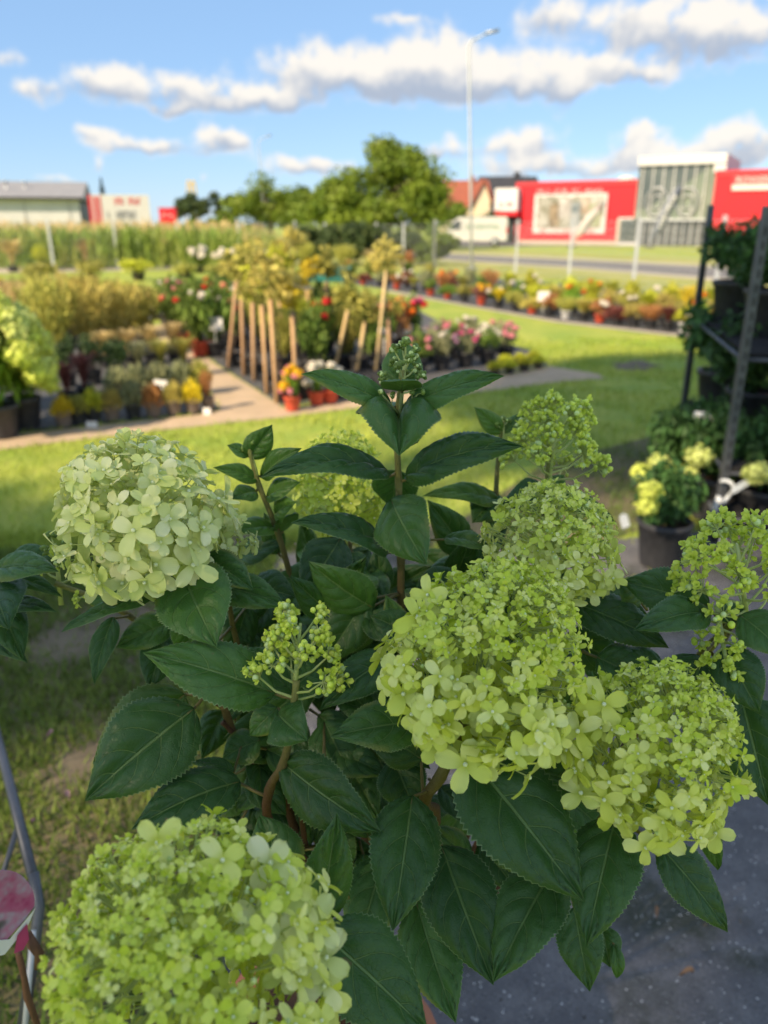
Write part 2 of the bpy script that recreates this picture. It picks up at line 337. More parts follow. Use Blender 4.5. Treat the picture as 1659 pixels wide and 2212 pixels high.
# grass blades over the lawn that the camera sees
n = 150000
gx = np.concatenate([rng.uniform(-4.2, 5.2, 90000), rng.uniform(-2.6, .4, 60000)]); gy = np.concatenate([1.6 + 9.5*rng.random(90000)**1.25, rng.uniform(1.0, 3.7, 60000)])
jx = gx+rng.normal(size=n)*.035; jy = gy+rng.normal(size=n)*.035
keep = ~(inpoly(jx, jy, PATH) | inpoly(gx, gy, BED_L) | inpoly(gx, gy, BED_R)) & (np.abs(gx) < gy*.62+.5)
pv = inpoly(jx, jy, PAVE); tuft = (np.sin(gx*5.1+2)*np.sin(gy*6.3+1)+.3*np.sin(gx*17)*np.sin(gy*13) > .55) & (gx > .3) & (gy < 3.2)
keep &= (~pv | (tuft & (rng.random(n) < .85)))
bare = (np.sin(gx*2.3+gy*1.1)*np.sin(gy*2.9-gx*.7) > .62) & (rng.random(n) < .85); keep &= ~bare
for rg in BARE: keep &= ~(inpoly(jx, jy, rg) & (rng.random(len(gx)) < .9))
gx, gy = gx[keep], gy[keep]; n = len(gx)
hgt = rng.uniform(.02, .055, n); lean = rng.normal(size=(n, 2))*.02; ang = rng.uniform(0, 6.28, n); wd = rng.uniform(.002, .004, n)*(1+gy*.12); near = inpoly(gx, gy, WORN_SHADED)
p0 = np.stack([gx-np.cos(ang)*wd, gy-np.sin(ang)*wd, np.zeros(n)], 1); p1 = np.stack([gx+np.cos(ang)*wd, gy+np.sin(ang)*wd, np.zeros(n)], 1); p2 = np.stack([gx+lean[:, 0], gy+lean[:, 1], hgt], 1)
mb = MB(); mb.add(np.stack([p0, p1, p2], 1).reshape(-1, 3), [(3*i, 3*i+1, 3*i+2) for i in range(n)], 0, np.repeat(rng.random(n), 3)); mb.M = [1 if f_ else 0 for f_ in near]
stuff(mb.build('grass', ['grass_blade', 'worn_shaded_blade']), 'short sunlit lawn grass around the beds and the near pavement', 'grass')
# ------------------------------------------------------------------ corn field beyond the fence
mb = MB(); n = 5200
cx = rng.uniform(-34, 0, n); cy = 29 + 26*rng.random(n)**1.6
edge = -4.6 - (cy-29)*.10
k_ = cx < edge; cx, cy = cx[k_], cy[k_]; n = len(cx)
hh = rng.uniform(1.25, 1.58, n)*np.clip((edge[k_]-cx)*.35+.62, .5, 1)
for j in range(7):
    t0 = rng.uniform(.05, .8, n); a = rng.uniform(0, 6.28, n); L = rng.uniform(.22, .42, n)
    A = np.stack([np.cos(a)*.35, np.sin(a)*.35, rng.uniform(.6, 1.1, n)], 1)*L[:, None]; Bv = np.stack([-np.sin(a), np.cos(a), np.zeros(n)], 1)*.035
    C = np.stack([cx, cy, hh*t0], 1)+A*.5; mb.leaves(C, A, Bv)
C = np.stack([cx, cy, hh*.5], 1); mb.leaves(C, np.stack([0*cx, 0*cx, hh*.5], 1), np.stack([np.full(n, .02), 0*cx, 0*cx], 1))
for j in range(2):
    sel = rng.random(n) < .25; a = rng.normal(size=(sel.sum(), 3))*.06+np.array([0, 0, .12])
    mb.leaves(np.stack([cx[sel], cy[sel], hh[sel]+.06], 1), a, np.stack([np.full(sel.sum(), .028), 0*a[:, 0], 0*a[:, 0]], 1), 1)
stuff(mb.build('corn_field', ['corn_leaf', 'tassel']), 'tall green corn crop with tan tassels beyond the wire fence', 'corn field')
# ------------------------------------------------------------------ fence
def fence(label, px, gap_h=1.62):
    bases = [G(*p) for p in px]; root = thing('wire_fence', label, 'fence', bases[0], group='wire fence round the nursery'); o0 = bases[0]
    for bp in bases:
        q = MB(); q.box((-.035,-.025,0), (.035,.025,gap_h+.06), c=bp-o0); q.box((-.04,-.03,gap_h+.06), (.04,.03,gap_h+.075), c=bp-o0); q.build('post', 'galvanised', root, smooth=False)
    for a, c in zip(bases[:-1], bases[1:]):
        q = MB(); L = (c-a).length; nn = int(L/.10)
        for i in range(1, nn):
            p_ = a.lerp(c, i/nn)-o0; q.tube([p_+Vector((0,0,.04)), p_+Vector((0,0,gap_h))], .0022, 3, cap=False)
        for j in range(9):
            z = .06+j*(gap_h-.08)/8; q.tube([a-o0+Vector((0,0,z)), c-o0+Vector((0,0,z))], .003, 3, cap=False)
        q.build('mesh_panel', 'galvanised', root)
fence('wire mesh fence in front of the corn crop on the far edge', [(-190,606),(-20,597),(118,589),(256,582),(389,576),(519,571),(640,567)])
fence('wire mesh fence in front of the green hedge below the big tree', [(641,567),(704,569),(763,571),(813,573),(871,576),(937,580)], 1.55)
fence('wire mesh fence along the road verge with grey posts', [(938,580),(1113,590),(1228,604),(1366,625),(1540,655),(1760,695)])
# ------------------------------------------------------------------ trees
def tree(name, label, cx, ybase, Y, wpx, top_y, kind='leaf_tree', nleaf=9000, nclump=46, lobes=None, bot=None, leaf=.16, group='trees beyond the fence', trunk_r=.22, seed=0, crad=.30):
    r_ = np.random.default_rng(seed+11); base = PY(cx, ybase, Y); base.z = 0; sc_ = Y/KPX
    root = thing(name, label, 'tree', base, group=group)
    H = PY(cx, top_y, Y).z; W = wpx*sc_*1.02; zb = PY(cx, bot, Y).z if bot else H*.16
    lobes = lobes or [(0, .55, .5, .45)]
    cl = []
    for i in range(nclump):
        lx, lz, lw, lh = lobes[i % len(lobes)]
        for _ in range(20):
            d = r_.normal(size=3); d /= np.linalg.norm(d); d *= r_.uniform(.35, 1)**.6
            p_ = np.array([(lx+d[0]*lw)*W, d[1]*lw*W*.8, zb+(lz+d[2]*lh)*(H-zb)])
            if p_[2] > zb*.9: break
        cl.append(p_)
    cl = np.array(cl); tk = MB(); zt = zb+(H-zb)*.35
    tk.tube([(0,0,0),(.05*W*.2,0,zt*.5),(0,0,zt)], [trunk_r, trunk_r*.8, trunk_r*.6], 8)
    for p_ in cl[::3]:
        s0 = np.array([0, 0, zt*r_.uniform(.5, 1)]); mid = (s0+p_)/2+np.array([0, 0, .1]); tk.tube([s0, mid, p_], [trunk_r*.45, trunk_r*.22, .02], 5)
    tk.build('trunk', 'bark', root)
    cr = MB(); per = nleaf//nclump; rad = W*.5*crad
    for p_ in cl:
        rr = rad*r_.uniform(.6, 1.25); d = rand_dirs(per); rd = rr*rng.random((per, 1))**.4; C = p_+d*rd*np.array([1.15, 1, .8]); nrm = unit(d+rng.normal(size=(per, 3))*.6+np.array([0, 0, .3]))
        A = unit(np.cross(nrm, rng.normal(size=(per, 3))))*leaf*rng.uniform(.6, 1.2, (per, 1)); B = np.cross(nrm, unit(A))*leaf*.45
        cr.leaves(C, A, B, 0, np.clip(.35+.3*rng.random(per)+.35*r_.random(), 0, 1))
    cr.build('crown', kind, root); return root
tree('broad_tree', 'large broad green tree with uneven crown beside the red roofed house', 808, 520, 52, 305, 308, nleaf=21000, nclump=130, bot=505, leaf=.19, seed=1, trunk_r=.3,
     crad=.20, lobes=[(-.30,.26,.16,.24),(-.16,.42,.2,.28),(.08,.60,.17,.28),(.28,.56,.15,.26),(.36,.32,.11,.26),(.07,.90,.03,.07),(.02,.20,.34,.18),(-.10,.25,.3,.2),(.22,.78,.05,.1)])
tree('round_tree', 'rounded olive green tree between dark trees and the broad tree', 585, 520, 62, 165, 378, nleaf=7000, nclump=40, bot=500, leaf=.18, seed=2, lobes=[(0,.55,.36,.45),(-.25,.3,.28,.3),(.28,.35,.25,.32)])
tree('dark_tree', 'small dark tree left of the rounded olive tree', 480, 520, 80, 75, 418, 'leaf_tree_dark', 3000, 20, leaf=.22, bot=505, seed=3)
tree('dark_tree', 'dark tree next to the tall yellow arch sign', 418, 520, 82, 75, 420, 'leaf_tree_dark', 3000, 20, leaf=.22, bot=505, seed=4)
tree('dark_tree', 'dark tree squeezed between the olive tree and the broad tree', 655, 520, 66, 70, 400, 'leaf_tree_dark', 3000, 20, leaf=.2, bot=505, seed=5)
tree('shrub_tree', 'low dull green shrub below the yellow arch sign', 440, 520, 70, 85, 458, 'leaf_tree', 2200, 16, leaf=.18, bot=520, seed=6, trunk_r=.06)
for i, (x, wp, tp, lb) in enumerate([(690,110,492,'leafy hedge bush at the corn end of the hedge'),(770,110,486,'leafy hedge bush under the middle of the broad tree'),(850,110,484,'leafy hedge bush left of the fence corner'),(930,95,492,'leafy hedge bush beside the parked white van')]):
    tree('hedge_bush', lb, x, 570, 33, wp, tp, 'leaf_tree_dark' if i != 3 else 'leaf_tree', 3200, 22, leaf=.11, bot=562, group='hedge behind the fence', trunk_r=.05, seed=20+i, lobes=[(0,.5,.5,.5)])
tree('shrub_tree', 'green bush in front of the cream gabled house', 985, 512, 74, 70, 440, 'leaf_tree', 1800, 12, leaf=.16, bot=515, seed=31, trunk_r=.06)
tree('shrub_tree', 'low dark bush directly behind the parked white van', 1030, 512, 72, 130, 452, 'leaf_tree_dark', 2200, 16, leaf=.16, bot=515, seed=33, trunk_r=.05, lobes=[(0,.5,.5,.4)])
# narrow spruce behind the billboard
bs = PY(231, 500, 96); bs.z = 0; root = thing('spruce_tree', 'narrow dark spruce tip rising behind the white billboard', 'tree', bs, group='trees beyond the fence')
H = PY(231, 384, 96).z; q = MB(); q.tube([(0,0,0),(0,0,H)], [.18,.02], 6); q.build('trunk', 'bark', root); q = MB(); n = 2600
z = rng.random(n)**.8; a = rng.uniform(0, 6.28, n); r0 = (1-z)*1.5*(.75+.25*np.sin(z*40)); C = np.stack([np.cos(a)*r0*.7, np.sin(a)*r0*.7, z*H], 1)
A = np.stack([np.cos(a), np.sin(a), -.4+0*a], 1)*(.12+.25*(1-z))[:, None]; B = np.stack([-np.sin(a), np.cos(a), 0*a], 1)*.08; q.leaves(C, A, B); q.build('crown', 'leaf_conifer', root)
# ------------------------------------------------------------------ buildings
def quad3(x0, y0, x1, y1, Y0, Y1=None): Y1 = Y0 if Y1 is None else Y1; return [PY(x0, y1, Y0), PY(x1, y1, Y1), PY(x1, y0, Y1), PY(x0, y0, Y0)]
def wbox(lo, hi, name, m, root, off=(0, 0, 0)): q = MB(); q.box(lo, hi, c=off); return q.build(name, m, root, smooth=False)
# warehouse at the left
A0 = PY(-330, 480, 78); A1 = PY(176, 480, 84); A0.z = A1.z = 0; ex = (A1-A0).normalized(); ey = Vector((-ex.y, ex.x, 0)); Lw = (A1-A0).length; ze = PY(176, 432, 84).z; zr = PY(100, 396, 96).z
R = Matrix((ex, ey, Vector((0, 0, 1)))).transposed(); root = thing('warehouse', 'long white warehouse with a pale grey sloping roof behind the corn', 'building', A0); root.rotation_euler = R.to_euler()
wbox((0,0,0), (Lw,20,ze), 'wall', 'wall_white', root)
for i in range(9): wbox((Lw-1-i*4.2,-.05,.2), (Lw-.94-i*4.2,-.004,ze-.1), 'panel_joint', 'roof_grey', root)
q = MB(); q.prism([(-.5,-.6,ze),(-.5,-.6,ze+.25),(-.5,10,zr),(-.5,20.6,ze+.25),(-.5,20.6,ze)], (Lw+1, 0, 0)); rf = q.build('roof', 'roof_grey', root, smooth=False)
wbox((-.5,-.75,ze-.02), (Lw+.5,-.62,ze+.2), 'gutter', 'dark_trim', root); wbox((Lw+.003,.3,0), (Lw+.05,19.6,ze), 'end_wall', 'dark_trim', root)
for i, x_ in enumerate((.45, .55, .66, .74)): q = MB(); q.tube([(Lw*x_, 2+i, ze), (Lw*x_, 2+i, ze+1.7)], .12, 8); q.tube([(Lw*x_,2+i,ze+1.7),(Lw*x_,2+i,ze+1.9)], .22, 8); q.build('roof_vent', 'steel', rf)
# billboard
def flat(name, m, root, x0, x1, z0, z1, y, th=.03): return wbox((x0, y-th, z0), (x1, y, z1), name, m, root)
Yb = 66; bl = PY(197, 487, Yb); br = PY(327, 487, Yb+1.2); bl.z = br.z = 0; zt = PY(197, 420, Yb).z
ex = (br-bl).normalized(); root = thing('billboard', 'wide white billboard with red side stripe and printed lines above the corn', 'billboard', bl); root.rotation_euler = (0, 0, math.atan2(ex.y, ex.x)); Wb = (br-bl).length
wbox((0,0,.6), (Wb,.25,zt), 'board', 'white_paint', root)
for x_ in (.4, Wb/2, Wb-.4): wbox((x_-.08,.26,0), (x_+.08,.42,zt-.1), 'post', 'steel', root)
flat('stripe', 'signal_red', root, .0, Wb*.045, .65, zt-.02, -.004); flat('stripe', 'dark_red', root, Wb*.085, Wb*.14, .65, zt-.15, -.004); flat('stripe', 'signal_red', root, Wb*.17, Wb*.2, .65, zt-.12, -.004)
def glyphs(root, m, x0, x1, z0, z1, y, n, seed, name='lettering'):
    r_ = random.Random(seed); q = MB(); w_ = (x1-x0)/n
    for i in range(n):
        if r_.random() < .12: continue
        a = x0+i*w_+w_*.12; c = a+w_*.7; s_ = w_*.2; h_ = z1-z0
        q.box((a,y-.012,z0), (a+s_,y,z1)); k_ = r_.random()
        if k_ < .7: q.box((a+s_,y-.012,z1-h_*.2), (c,y-.002,z1))
        if k_ > .3: q.box((c-s_,y-.014,z0+h_*.02), (c,y-.003,z1-h_*.22))
        if k_ < .5: q.box((a+s_,y-.012,z0+h_*.4), (c-s_,y-.002,z0+h_*.58))
    o = q.build(name, m, root, smooth=False); o['kind'] = 'stuff'; return o
zz = lambda f: .65+(zt-.65)*f
glyphs(root, 'signal_red', Wb*.42, Wb*.86, zz(.76), zz(.93), -.004, 11, 1); glyphs(root, 'print_ink', Wb*.28, Wb*.76, zz(.42), zz(.62), -.004, 10, 2); glyphs(root, 'print_ink', Wb*.28, Wb*.86, zz(.10), zz(.24), -.004, 15, 3)
# red kiosk sign
kb = PY(366, 487, 70); kb.z = 0; root = thing('red_sign', 'plain red upright sign box right of the white billboard', 'sign', kb); kt = PY(366, 452, 70).z; kw = 16*70/KPX*1.03
wbox((-kw,-.3,0), (kw,.3,kt), 'cabinet', 'signal_red', root); wbox((-kw-.04,-.34,kt), (kw+.04,.34,kt+.12), 'cap', 'dark_red', root); glyphs(root, 'white_paint', -kw*.6, kw*.6, kt*.78, kt*.88, -.304, 5, 4)
# tall arch sign
ab = PY(420, 490, 120); ab.z = 0; root = thing('arch_sign', 'tall yellow double arch sign on a pole above the dark trees', 'sign', ab); at_ = PY(420, 390, 120).z; am = PY(420, 424, 120).z
q = MB(); q.tube([(0,0,0),(0,0,am)], .22, 8); q.build('pole', 'steel', root)
for s_ in (-1, 1):
    q = MB(); q.tube([(s_*.34+.30*math.cos(a)*1.0, 0, am+(at_-am)*(math.sin(a))) for a in np.linspace(0, math.pi, 13)], .11, 6); q.build('arch', mat('arch_yellow', (.60,.40,.015), None) if s_ < 0 else 'arch_yellow', root)
# houses
def house(label, x0, x1, ye, yr, Y, wallm, roofm, depth, gable_front, name='house'):
    b0 = PY(x0, 500, Y); b1 = PY(x1, 500, Y); b0.z = b1.z = 0; ze = PY(x0, ye, Y).z; zr = PY(x0, yr, Y).z; Wd = (b1-b0).length
    root = thing(name, label, 'house', b0); q = MB(); q.box((0,0,0), (Wd,depth,ze)); 
    if gable_front: q.prism([(0,0,ze),(Wd,0,ze),(Wd/2,0,zr-.15)], (0, depth, 0))
    else: q.prism([(0,0,ze),(0,depth,ze),(0,depth/2,zr-.15)], (Wd, 0, 0))
    q.build('wall', wallm, root, smooth=False); q = MB(); th = .25; o_ = .5
    if gable_front:
        for s_ in (0, 1):
            xe = -o_ if s_ == 0 else Wd+o_; q.prism([(xe,-o_,ze-.3),(Wd/2,-o_,zr-.2),(Wd/2,-o_,zr+th-.1),(xe,-o_,ze-.3+th)], (0, depth+2*o_, 0))
    else:
        for s_ in (0, 1):
            ye_ = -o_ if s_ == 0 else depth+o_; q.prism([(-o_,ye_,ze-.3),(-o_,depth/2,zr-.2),(-o_,depth/2,zr+th-.1),(-o_,ye_,ze-.3+th)], (Wd+2*o_, 0, 0))
    rf = q.build('roof', roofm, root, smooth=False)
    q = MB(); q.box((Wd*.62,depth*.42,zr-1.0), (Wd*.62+.6,depth*.42+.6,zr+.55)); q.build('chimney', 'roof_tile' if roofm == 'roof_tile' else 'dark_trim', rf, smooth=False)
    return root, Wd, ze, zr
def window(root, x, z, w_, h_, y=-.004):
    f = wbox((x, y-.08, z), (x+w_, y, z+h_), 'window', 'white_paint', root); wbox((x+.1, y-.09, z+.1), (x+w_/2-.04, y-.082, z+h_-.1), 'pane', 'glass_dark', f); wbox((x+w_/2+.04, y-.09, z+.1), (x+w_-.1, y-.082, z+h_-.1), 'pane', 'glass_dark', f)
root, Wd, ze, zr = house('cream rendered house with a red tiled roof beside the broad tree', 962, 1052, 440, 388, 86, 'cream_wall', 'roof_tile', 9, False)
window(root, Wd*.65, ze*.45, 1.1, 1.3); window(root, Wd*.2, ze*.45, 1.1, 1.3)
gb = PY(1026, 500, 84); gb.z = 0; g1 = PY(1056, 500, 84); zg = PY(1040, 392, 84).z; zg0 = PY(1040, 432, 84).z; wg = g1.x-gb.x
q = MB(); q.prism([(gb.x,gb.y,0),(gb.x+wg,gb.y,0),(gb.x+wg,gb.y,zg0),(gb.x+wg/2,gb.y,zg),(gb.x,gb.y,zg0)], (0, 3, 0)); q.build('gable', 'cream_wall', root, smooth=False, off=root.location)
q = MB()
for s_ in (0, 1):
    xe = gb.x-.35 if s_ == 0 else gb.x+wg+.35; q.prism([(xe,gb.y-.3,zg0-.3),(gb.x+wg/2,gb.y-.3,zg),(gb.x+wg/2,gb.y-.3,zg+.3),(xe,gb.y-.3,zg0)], (0, 4, 0))
q.build('gable_roof', 'roof_tile', root, smooth=False, off=root.location)
root, Wd, ze, zr = house('white house with a black roof and chimney behind the red store', 1050, 1160, 424, 378, 92, 'kerb', 'roof_black', 10, False)
window(root, Wd*.1, ze*.5, 1.2, 1.4); window(root, Wd*.35, ze*.5, 1.2, 1.4)
q = MB(); q.prism([(Wd*.55,-1.0,ze-.3),(Wd*.95,-1.0,ze-.3),(Wd*.75,-1.0,zr-.4)], (0, 5, 0)); q.build('dormer', 'roof_black', root, smooth=False)
# red store with glazed hall and right wing; x runs along the facade
Ys = 68; f0 = PY(1072, 520, 72.5); f1 = PY(1378, 520, 66.5); f0.z = f1.z = 0; ex = (f1-f0).normalized(); rzS = math.atan2(ex.y, ex.x); ux = (f1-f0).length/(1378-1072)
STORE = thing('store', 'red retail store with a glazed hall, printed banner and red right wing', 'building', f0); STORE.rotation_euler = (0, 0, rzS)
Ms = Matrix.Translation(f0) @ Matrix.Rotation(rzS, 4, 'Z'); Mi = Ms.inverted()
def SF(x, y, off=0.0):      # photo pixel -> facade coordinates on the store's front plane, off metres proud of it
    r = ray(x, y); o_ = Mi @ EYE; d_ = Mi.to_3x3() @ r; t = (-off-o_.y)/d_.y; p_ = o_+d_*t; return p_.x, p_.z
def sbox(name, m, x0, y0, x1, y1, off, th, parent=None, ground=False, back=None):
    (a, c), (e, d) = SF(x0, y0, off), SF(x1, y1, off); z0 = 0 if ground else min(c, d); return wbox((min(a, e), -off, z0), (max(a, e), -off+th, max(c, d)), name, m, parent or STORE)
sbox('wall', 'signal_red', 1116, 396, 1379, 524, 0, 14, ground=True)
sbox('parapet', 'dark_red', 1115, 394, 1380, 398.5, .08, 14.2)
sbox('plinth', 'kerb', 1117, 519, 1333, 525, .06, .05, ground=True)
sbox('side_wing', 'wall_white', 1070, 407, 1116, 457, .9, 8); sbox('fascia', 'signal_red', 1069, 456, 1117, 466, 1.0, 8); sbox('entrance', 'glass_dark', 1082, 466, 1115.5, 524, .0, 4, ground=True)
a_, c_ = SF(1078, 448, .9); e_, d_ = SF(1108, 436, .9); glyphs(STORE, 'dark_red', a_, e_, c_, d_, -.904, 6, 8)
x_, z_ = SF(1355, 393); q = MB(); q.ball((x_-1.2, 5, z_), 1.1, n=12, m=6, sq=.7); q.build('roof_dome', 'white_paint', STORE)
# printed banner: collage of pale blotches
m = bpy.data.materials.new('banner_print'); m.use_nodes = True; nt2 = m.node_tree; nt2.nodes.clear(); q = NB(nt2); co = q.n('ShaderNodeTexCoord').outputs['Object']
vo = q.n('ShaderNodeTexVoronoi'); q.set(vo.inputs['Vector'], q.v('MULTIPLY', co, (1, 0, .7))); vo.inputs['Scale'].default_value = 1.1
c = q.mix(q.ramp(q.noise(co, 1.6, 4, .6), .45, .62), rgba((.40,.39,.36)), rgba((.14,.12,.08))); c = q.mix(q.m('MULTIPLY', vo.outputs['Color'], .30), c, rgba((.10,.15,.07))); c = q.mix(q.ramp(q.noise(co, .9, 2), .6, .66), c, rgba((.50,.49,.47)))
pp = q.n('ShaderNodeBsdfPrincipled'); q.set(pp.inputs['Base Color'], c); pp.inputs['Roughness'].default_value = .6; oo = q.n('ShaderNodeOutputMaterial'); nt2.links.new(pp.outputs[0], oo.inputs[0]); MATS['banner_print'] = m
for i_, (c1_, c2_) in enumerate((((.40,.40,.36),(.20,.20,.15)),((.14,.11,.07),(.30,.24,.16)),((.46,.45,.43),(.28,.27,.25)),((.10,.14,.16),(.34,.36,.36)),((.26,.20,.14),(.44,.40,.34)),((.20,.24,.12),(.38,.38,.30)))): mat(f'picture_{i_}', c1_, c2_, 1.3, .6)
bnr = sbox('banner_frame', 'white_paint', 1156, 420, 1305, 504, .12, .11); sbox('banner', 'banner_print', 1162, 424, 1300, 494, .16, .035, bnr)
for i_, (x0_, x1_, y0_, y1_) in enumerate(((1166,1186,430,488),(1188,1206,440,490),(1208,1232,428,470),(1234,1252,436,490),(1254,1272,428,462),(1274,1296,440,490))): sbox('picture', f'picture_{i_}', x0_, y0_, x1_, y1_, .19, .028, bnr)
a_, c_ = SF(1166, 502, .16); e_, d_ = SF(1290, 496, .16); glyphs(bnr, 'dark_red', a_, e_, c_, d_, -.126, 18, 9)
for (x0, x1, sd) in ((1160,1188,5), (1198,1225,6), (1235,1255,7), (1264,1302,10)):
    a_, c_ = SF(x0, 417); e_, d_ = SF(x1, 408); glyphs(STORE, mat('letter_pale', (.80,.45,.45), None) if sd == 5 else 'letter_pale', a_, e_, c_, d_, -.004, 5, sd)
dr = sbox('door', 'white_paint', 1336, 470, 1376, 525, .10, .09, ground=True); sbox('door_pane', 'glass_grey', 1340, 474, 1355, 523, .14, .03, dr); sbox('door_pane', 'glass_grey', 1357, 474, 1372, 523, .14, .03, dr); sbox('door_panel', 'kerb', 1333.5, 474, 1336, 525, .16, .05, dr)
# glazed hall, standing forward
sbox('hall', 'glass_pale', 1382, 352, 1545, 474, .6, 8); sbox('hall_band', 'galvanised', 1380, 473, 1547, 477, .75, 8.2); sbox('hall_base', 'glass_dark', 1384, 477, 1543, 528, .4, 8, ground=True)
q = MB(); (a_, c_), (e_, d_) = SF(1384, 354, .62), SF(1543, 392, .62); (g_, h_) = SF(1400, 450, .62)
q.prism([(a_,-.622,c_),(e_,-.622,c_),(e_-1.2,-.622,c_-.9),(g_,-.622,h_),(a_,-.622,h_)], (0, .015, 0)); q.build('hall_shadow', 'glass_grey', STORE, smooth=False)  # darker sheet that draws the diagonal shadow on the hall glass
def vbar(m, x, y0, y1, off, w_, z0=None):
    a_, _ = SF(x, (y0+y1)/2, off); _, zt_ = SF(x, y0, off); _, zb_ = SF(x, y1, off); wbox((a_-w_/2, -off, zb_ if z0 is None else z0), (a_+w_/2, -off+.10, zt_), 'mullion', m, STORE)
for i in range(8): vbar('wall_white', 1385+i*22.6, 353, 473, .72, .07)
for i in range(10): vbar('galvanised', 1388+i*17.2, 478, 528, .5, .06, 0)
sbox('hall_roof', 'wall_white', 1380, 338, 1569, 351.5, .95, 9); sbox('hall_side', 'wall_white', 1544, 351, 1567, 372, .85, 8.5)
for (x_, r0, mm) in ((1484, 25, 'steel'), (1418, 25, 'steel')):
    a_, c_ = SF(x_, 436, .75); rr = r0*ux; q = MB(); q.tube([(a_+rr*.8*math.cos(t), -.74, c_+rr*math.sin(t)) for t in np.linspace(0, 6.283, 25)], .09, 5, cap=False); q.tube([(a_+rr*.4*math.cos(t), -.74, c_+rr*.5*math.sin(t)) for t in np.linspace(0, 6.283, 17)], .06, 5, cap=False); q.build('wheel_logo', mm, STORE)
# right wing
sbox('right_wing', 'signal_red', 1548, 372, 1800, 528, 1.2, 12, ground=True); sbox('wing_parapet', 'dark_red', 1547, 368, 1800, 374, 1.28, 12.2)
sg = sbox('sign_board', 'dark_red', 1582, 377, 1700, 410, 1.3, .09); sbox('sign_strip', 'white_paint', 1582, 399, 1700, 409, 1.36, .05, sg)
def text(body, name, root, loc, size, m, rot=(math.pi/2, 0, 0), ext=.01, sx=1):
    cu = bpy.data.curves.new(name, 'FONT'); cu.body = body; cu.size = size; cu.extrude = ext; cu.align_x = 'LEFT'; cu.materials.append(MATS[m]); tmp = bpy.data.objects.new(name, cu); me = bpy.data.meshes.new_from_object(tmp); bpy.data.objects.remove(tmp); o = bpy.data.objects.new(name, me); COL.objects.link(o); o.parent = root; o.location = loc; o.rotation_euler = rot; o.scale = (sx, 1, 1); return o
a_, c_ = SF(1588, 396, 1.34); e_, d_ = SF(1588, 381, 1.34); text('ROWERY -', 'lettering', sg, (a_, -1.335, c_), (d_-c_)*1.35, 'white_paint')
# ------------------------------------------------------------------ van
vb = PY(1026, 524, 61); vb.z = 0; VAN = thing('parked_van', 'white panel van with green lettering parked by the road behind the fence', 'van', vb); VAN.rotation_euler = (0, 0, -.05); L2 = 61.5*61/KPX
prof = [(-L2,.45),(-L2*1.0,.95),(-L2*.93,1.15),(-L2*.72,1.85),(-L2*.55,2.08),(L2*.95,2.12),(L2,1.95),(L2,.45)]
q = MB(); q.prism([(x_,-.95,z_) for x_, z_ in prof], (0, 1.9, 0)); q.build('body', 'white_paint', VAN, smooth=False)
q = MB(); q.prism([(-L2*.88,-.96,1.2),(-L2*.70,-.96,1.8),(-L2*.5,-.96,1.85),(-L2*.5,-.96,1.2)], (0, .008, 0)); q.build('window', 'glass_dark', VAN, smooth=False)
for x_ in (-L2*.62, L2*.62):
    q = MB(); q.tube([(x_,-1.0,.34),(x_,-.75,.34)], .34, 14); t_ = q.build('wheel', 'dark_trim', VAN); q = MB(); q.tube([(x_,-1.015,.34),(x_,-1.001,.34)], .2, 12); q.build('rim', 'steel', t_)
wbox((-L2-.06,-.9,.4), (-L2+.1,.9,.65), 'bumper', 'dark_trim', VAN); wbox((-L2-.02,-.93,.8), (-L2+.2,-.6,1.0), 'headlight', 'glass_pale', VAN); wbox((L2-.1,-.97,1.0), (L2+.02,-.8,1.4), 'tail_light', 'signal_red', VAN)
glyphs(VAN, mat('letter_green', (.10,.25,.13), None), -L2*.35, L2*.75, 1.25, 1.55, -.954, 12, 12); wbox((-L2*.42,-.962,.9), (-L2*.415,-.954,2.0), 'door_seam', 'steel', VAN)
# ------------------------------------------------------------------ feather flags
def flag(label, bx, by, tx, ty, Y, wpx, m, tm):
    b0 = PY(bx, by, Y); b0.z = 0; t_ = PY(tx, ty, Y); d = t_-b0; root = thing('feather_flag', label, 'flag', b0, group='feather flags before the store'); sp = []
    for i in range(15): u = i/14; sp.append(Vector((d.x*(u**1.7), 0, d.z*(1-(1-u)**1.25))))
    q = MB(); q.tube(sp, [.035]*15, 5); q.build('pole', 'steel', root); wd = wpx*Y/KPX; V = []; F = []
    for i in range(15): u = i/14; s_ = wd*min(1, (u-.10)*6)*(1 if u < .75 else math.sqrt(max(0, (1-u)/.25))) if u > .10 else 0; V += [tuple(sp[i]+Vector((.03,-.02,0))), tuple(sp[i]+Vector((.03+s_,-.02+.1*math.sin(u*9),-.12*s_)))]
    q = MB(); q.add(V, [(2*i, 2*i+1, 2*i+3, 2*i+2) for i in range(14)]); cl_ = q.build('banner', m, root); sol = cl_.modifiers.new('thick', 'SOLIDIFY'); sol.thickness = .012
    q = MB(); 
    for i in range(9): u = .3+.055*i; p_ = Vector((d.x*(u**1.7)+.03+wd*.2, -.19, d.z*(1-(1-u)**1.25)-.1)); q.box((0,0,0), (wd*.34,.02,.13+.05*(i % 3)), c=p_, R=Matrix.Rotation(.45, 3, 'Y'))
    q.build('lettering', tm, root, smooth=False); q = MB(); q.lathe([(.0,.0),(.35,.0),(.35,.08),(.06,.12)], 10); q.build('base', 'dark_trim', root)
flag('dark blue feather flag with white letters in front of the glazed hall', 1404, 527, 1470, 398, 58, 19, mat('flag_navy', (.10,.12,.17), (.15,.17,.22), 2), 'white_paint')
flag('mauve and beige feather flag in front of the printed store banner', 1236, 526, 1306, 436, 60, 17, mat('flag_mauve', (.38,.27,.29), (.55,.47,.42), 1.2), 'white_paint')
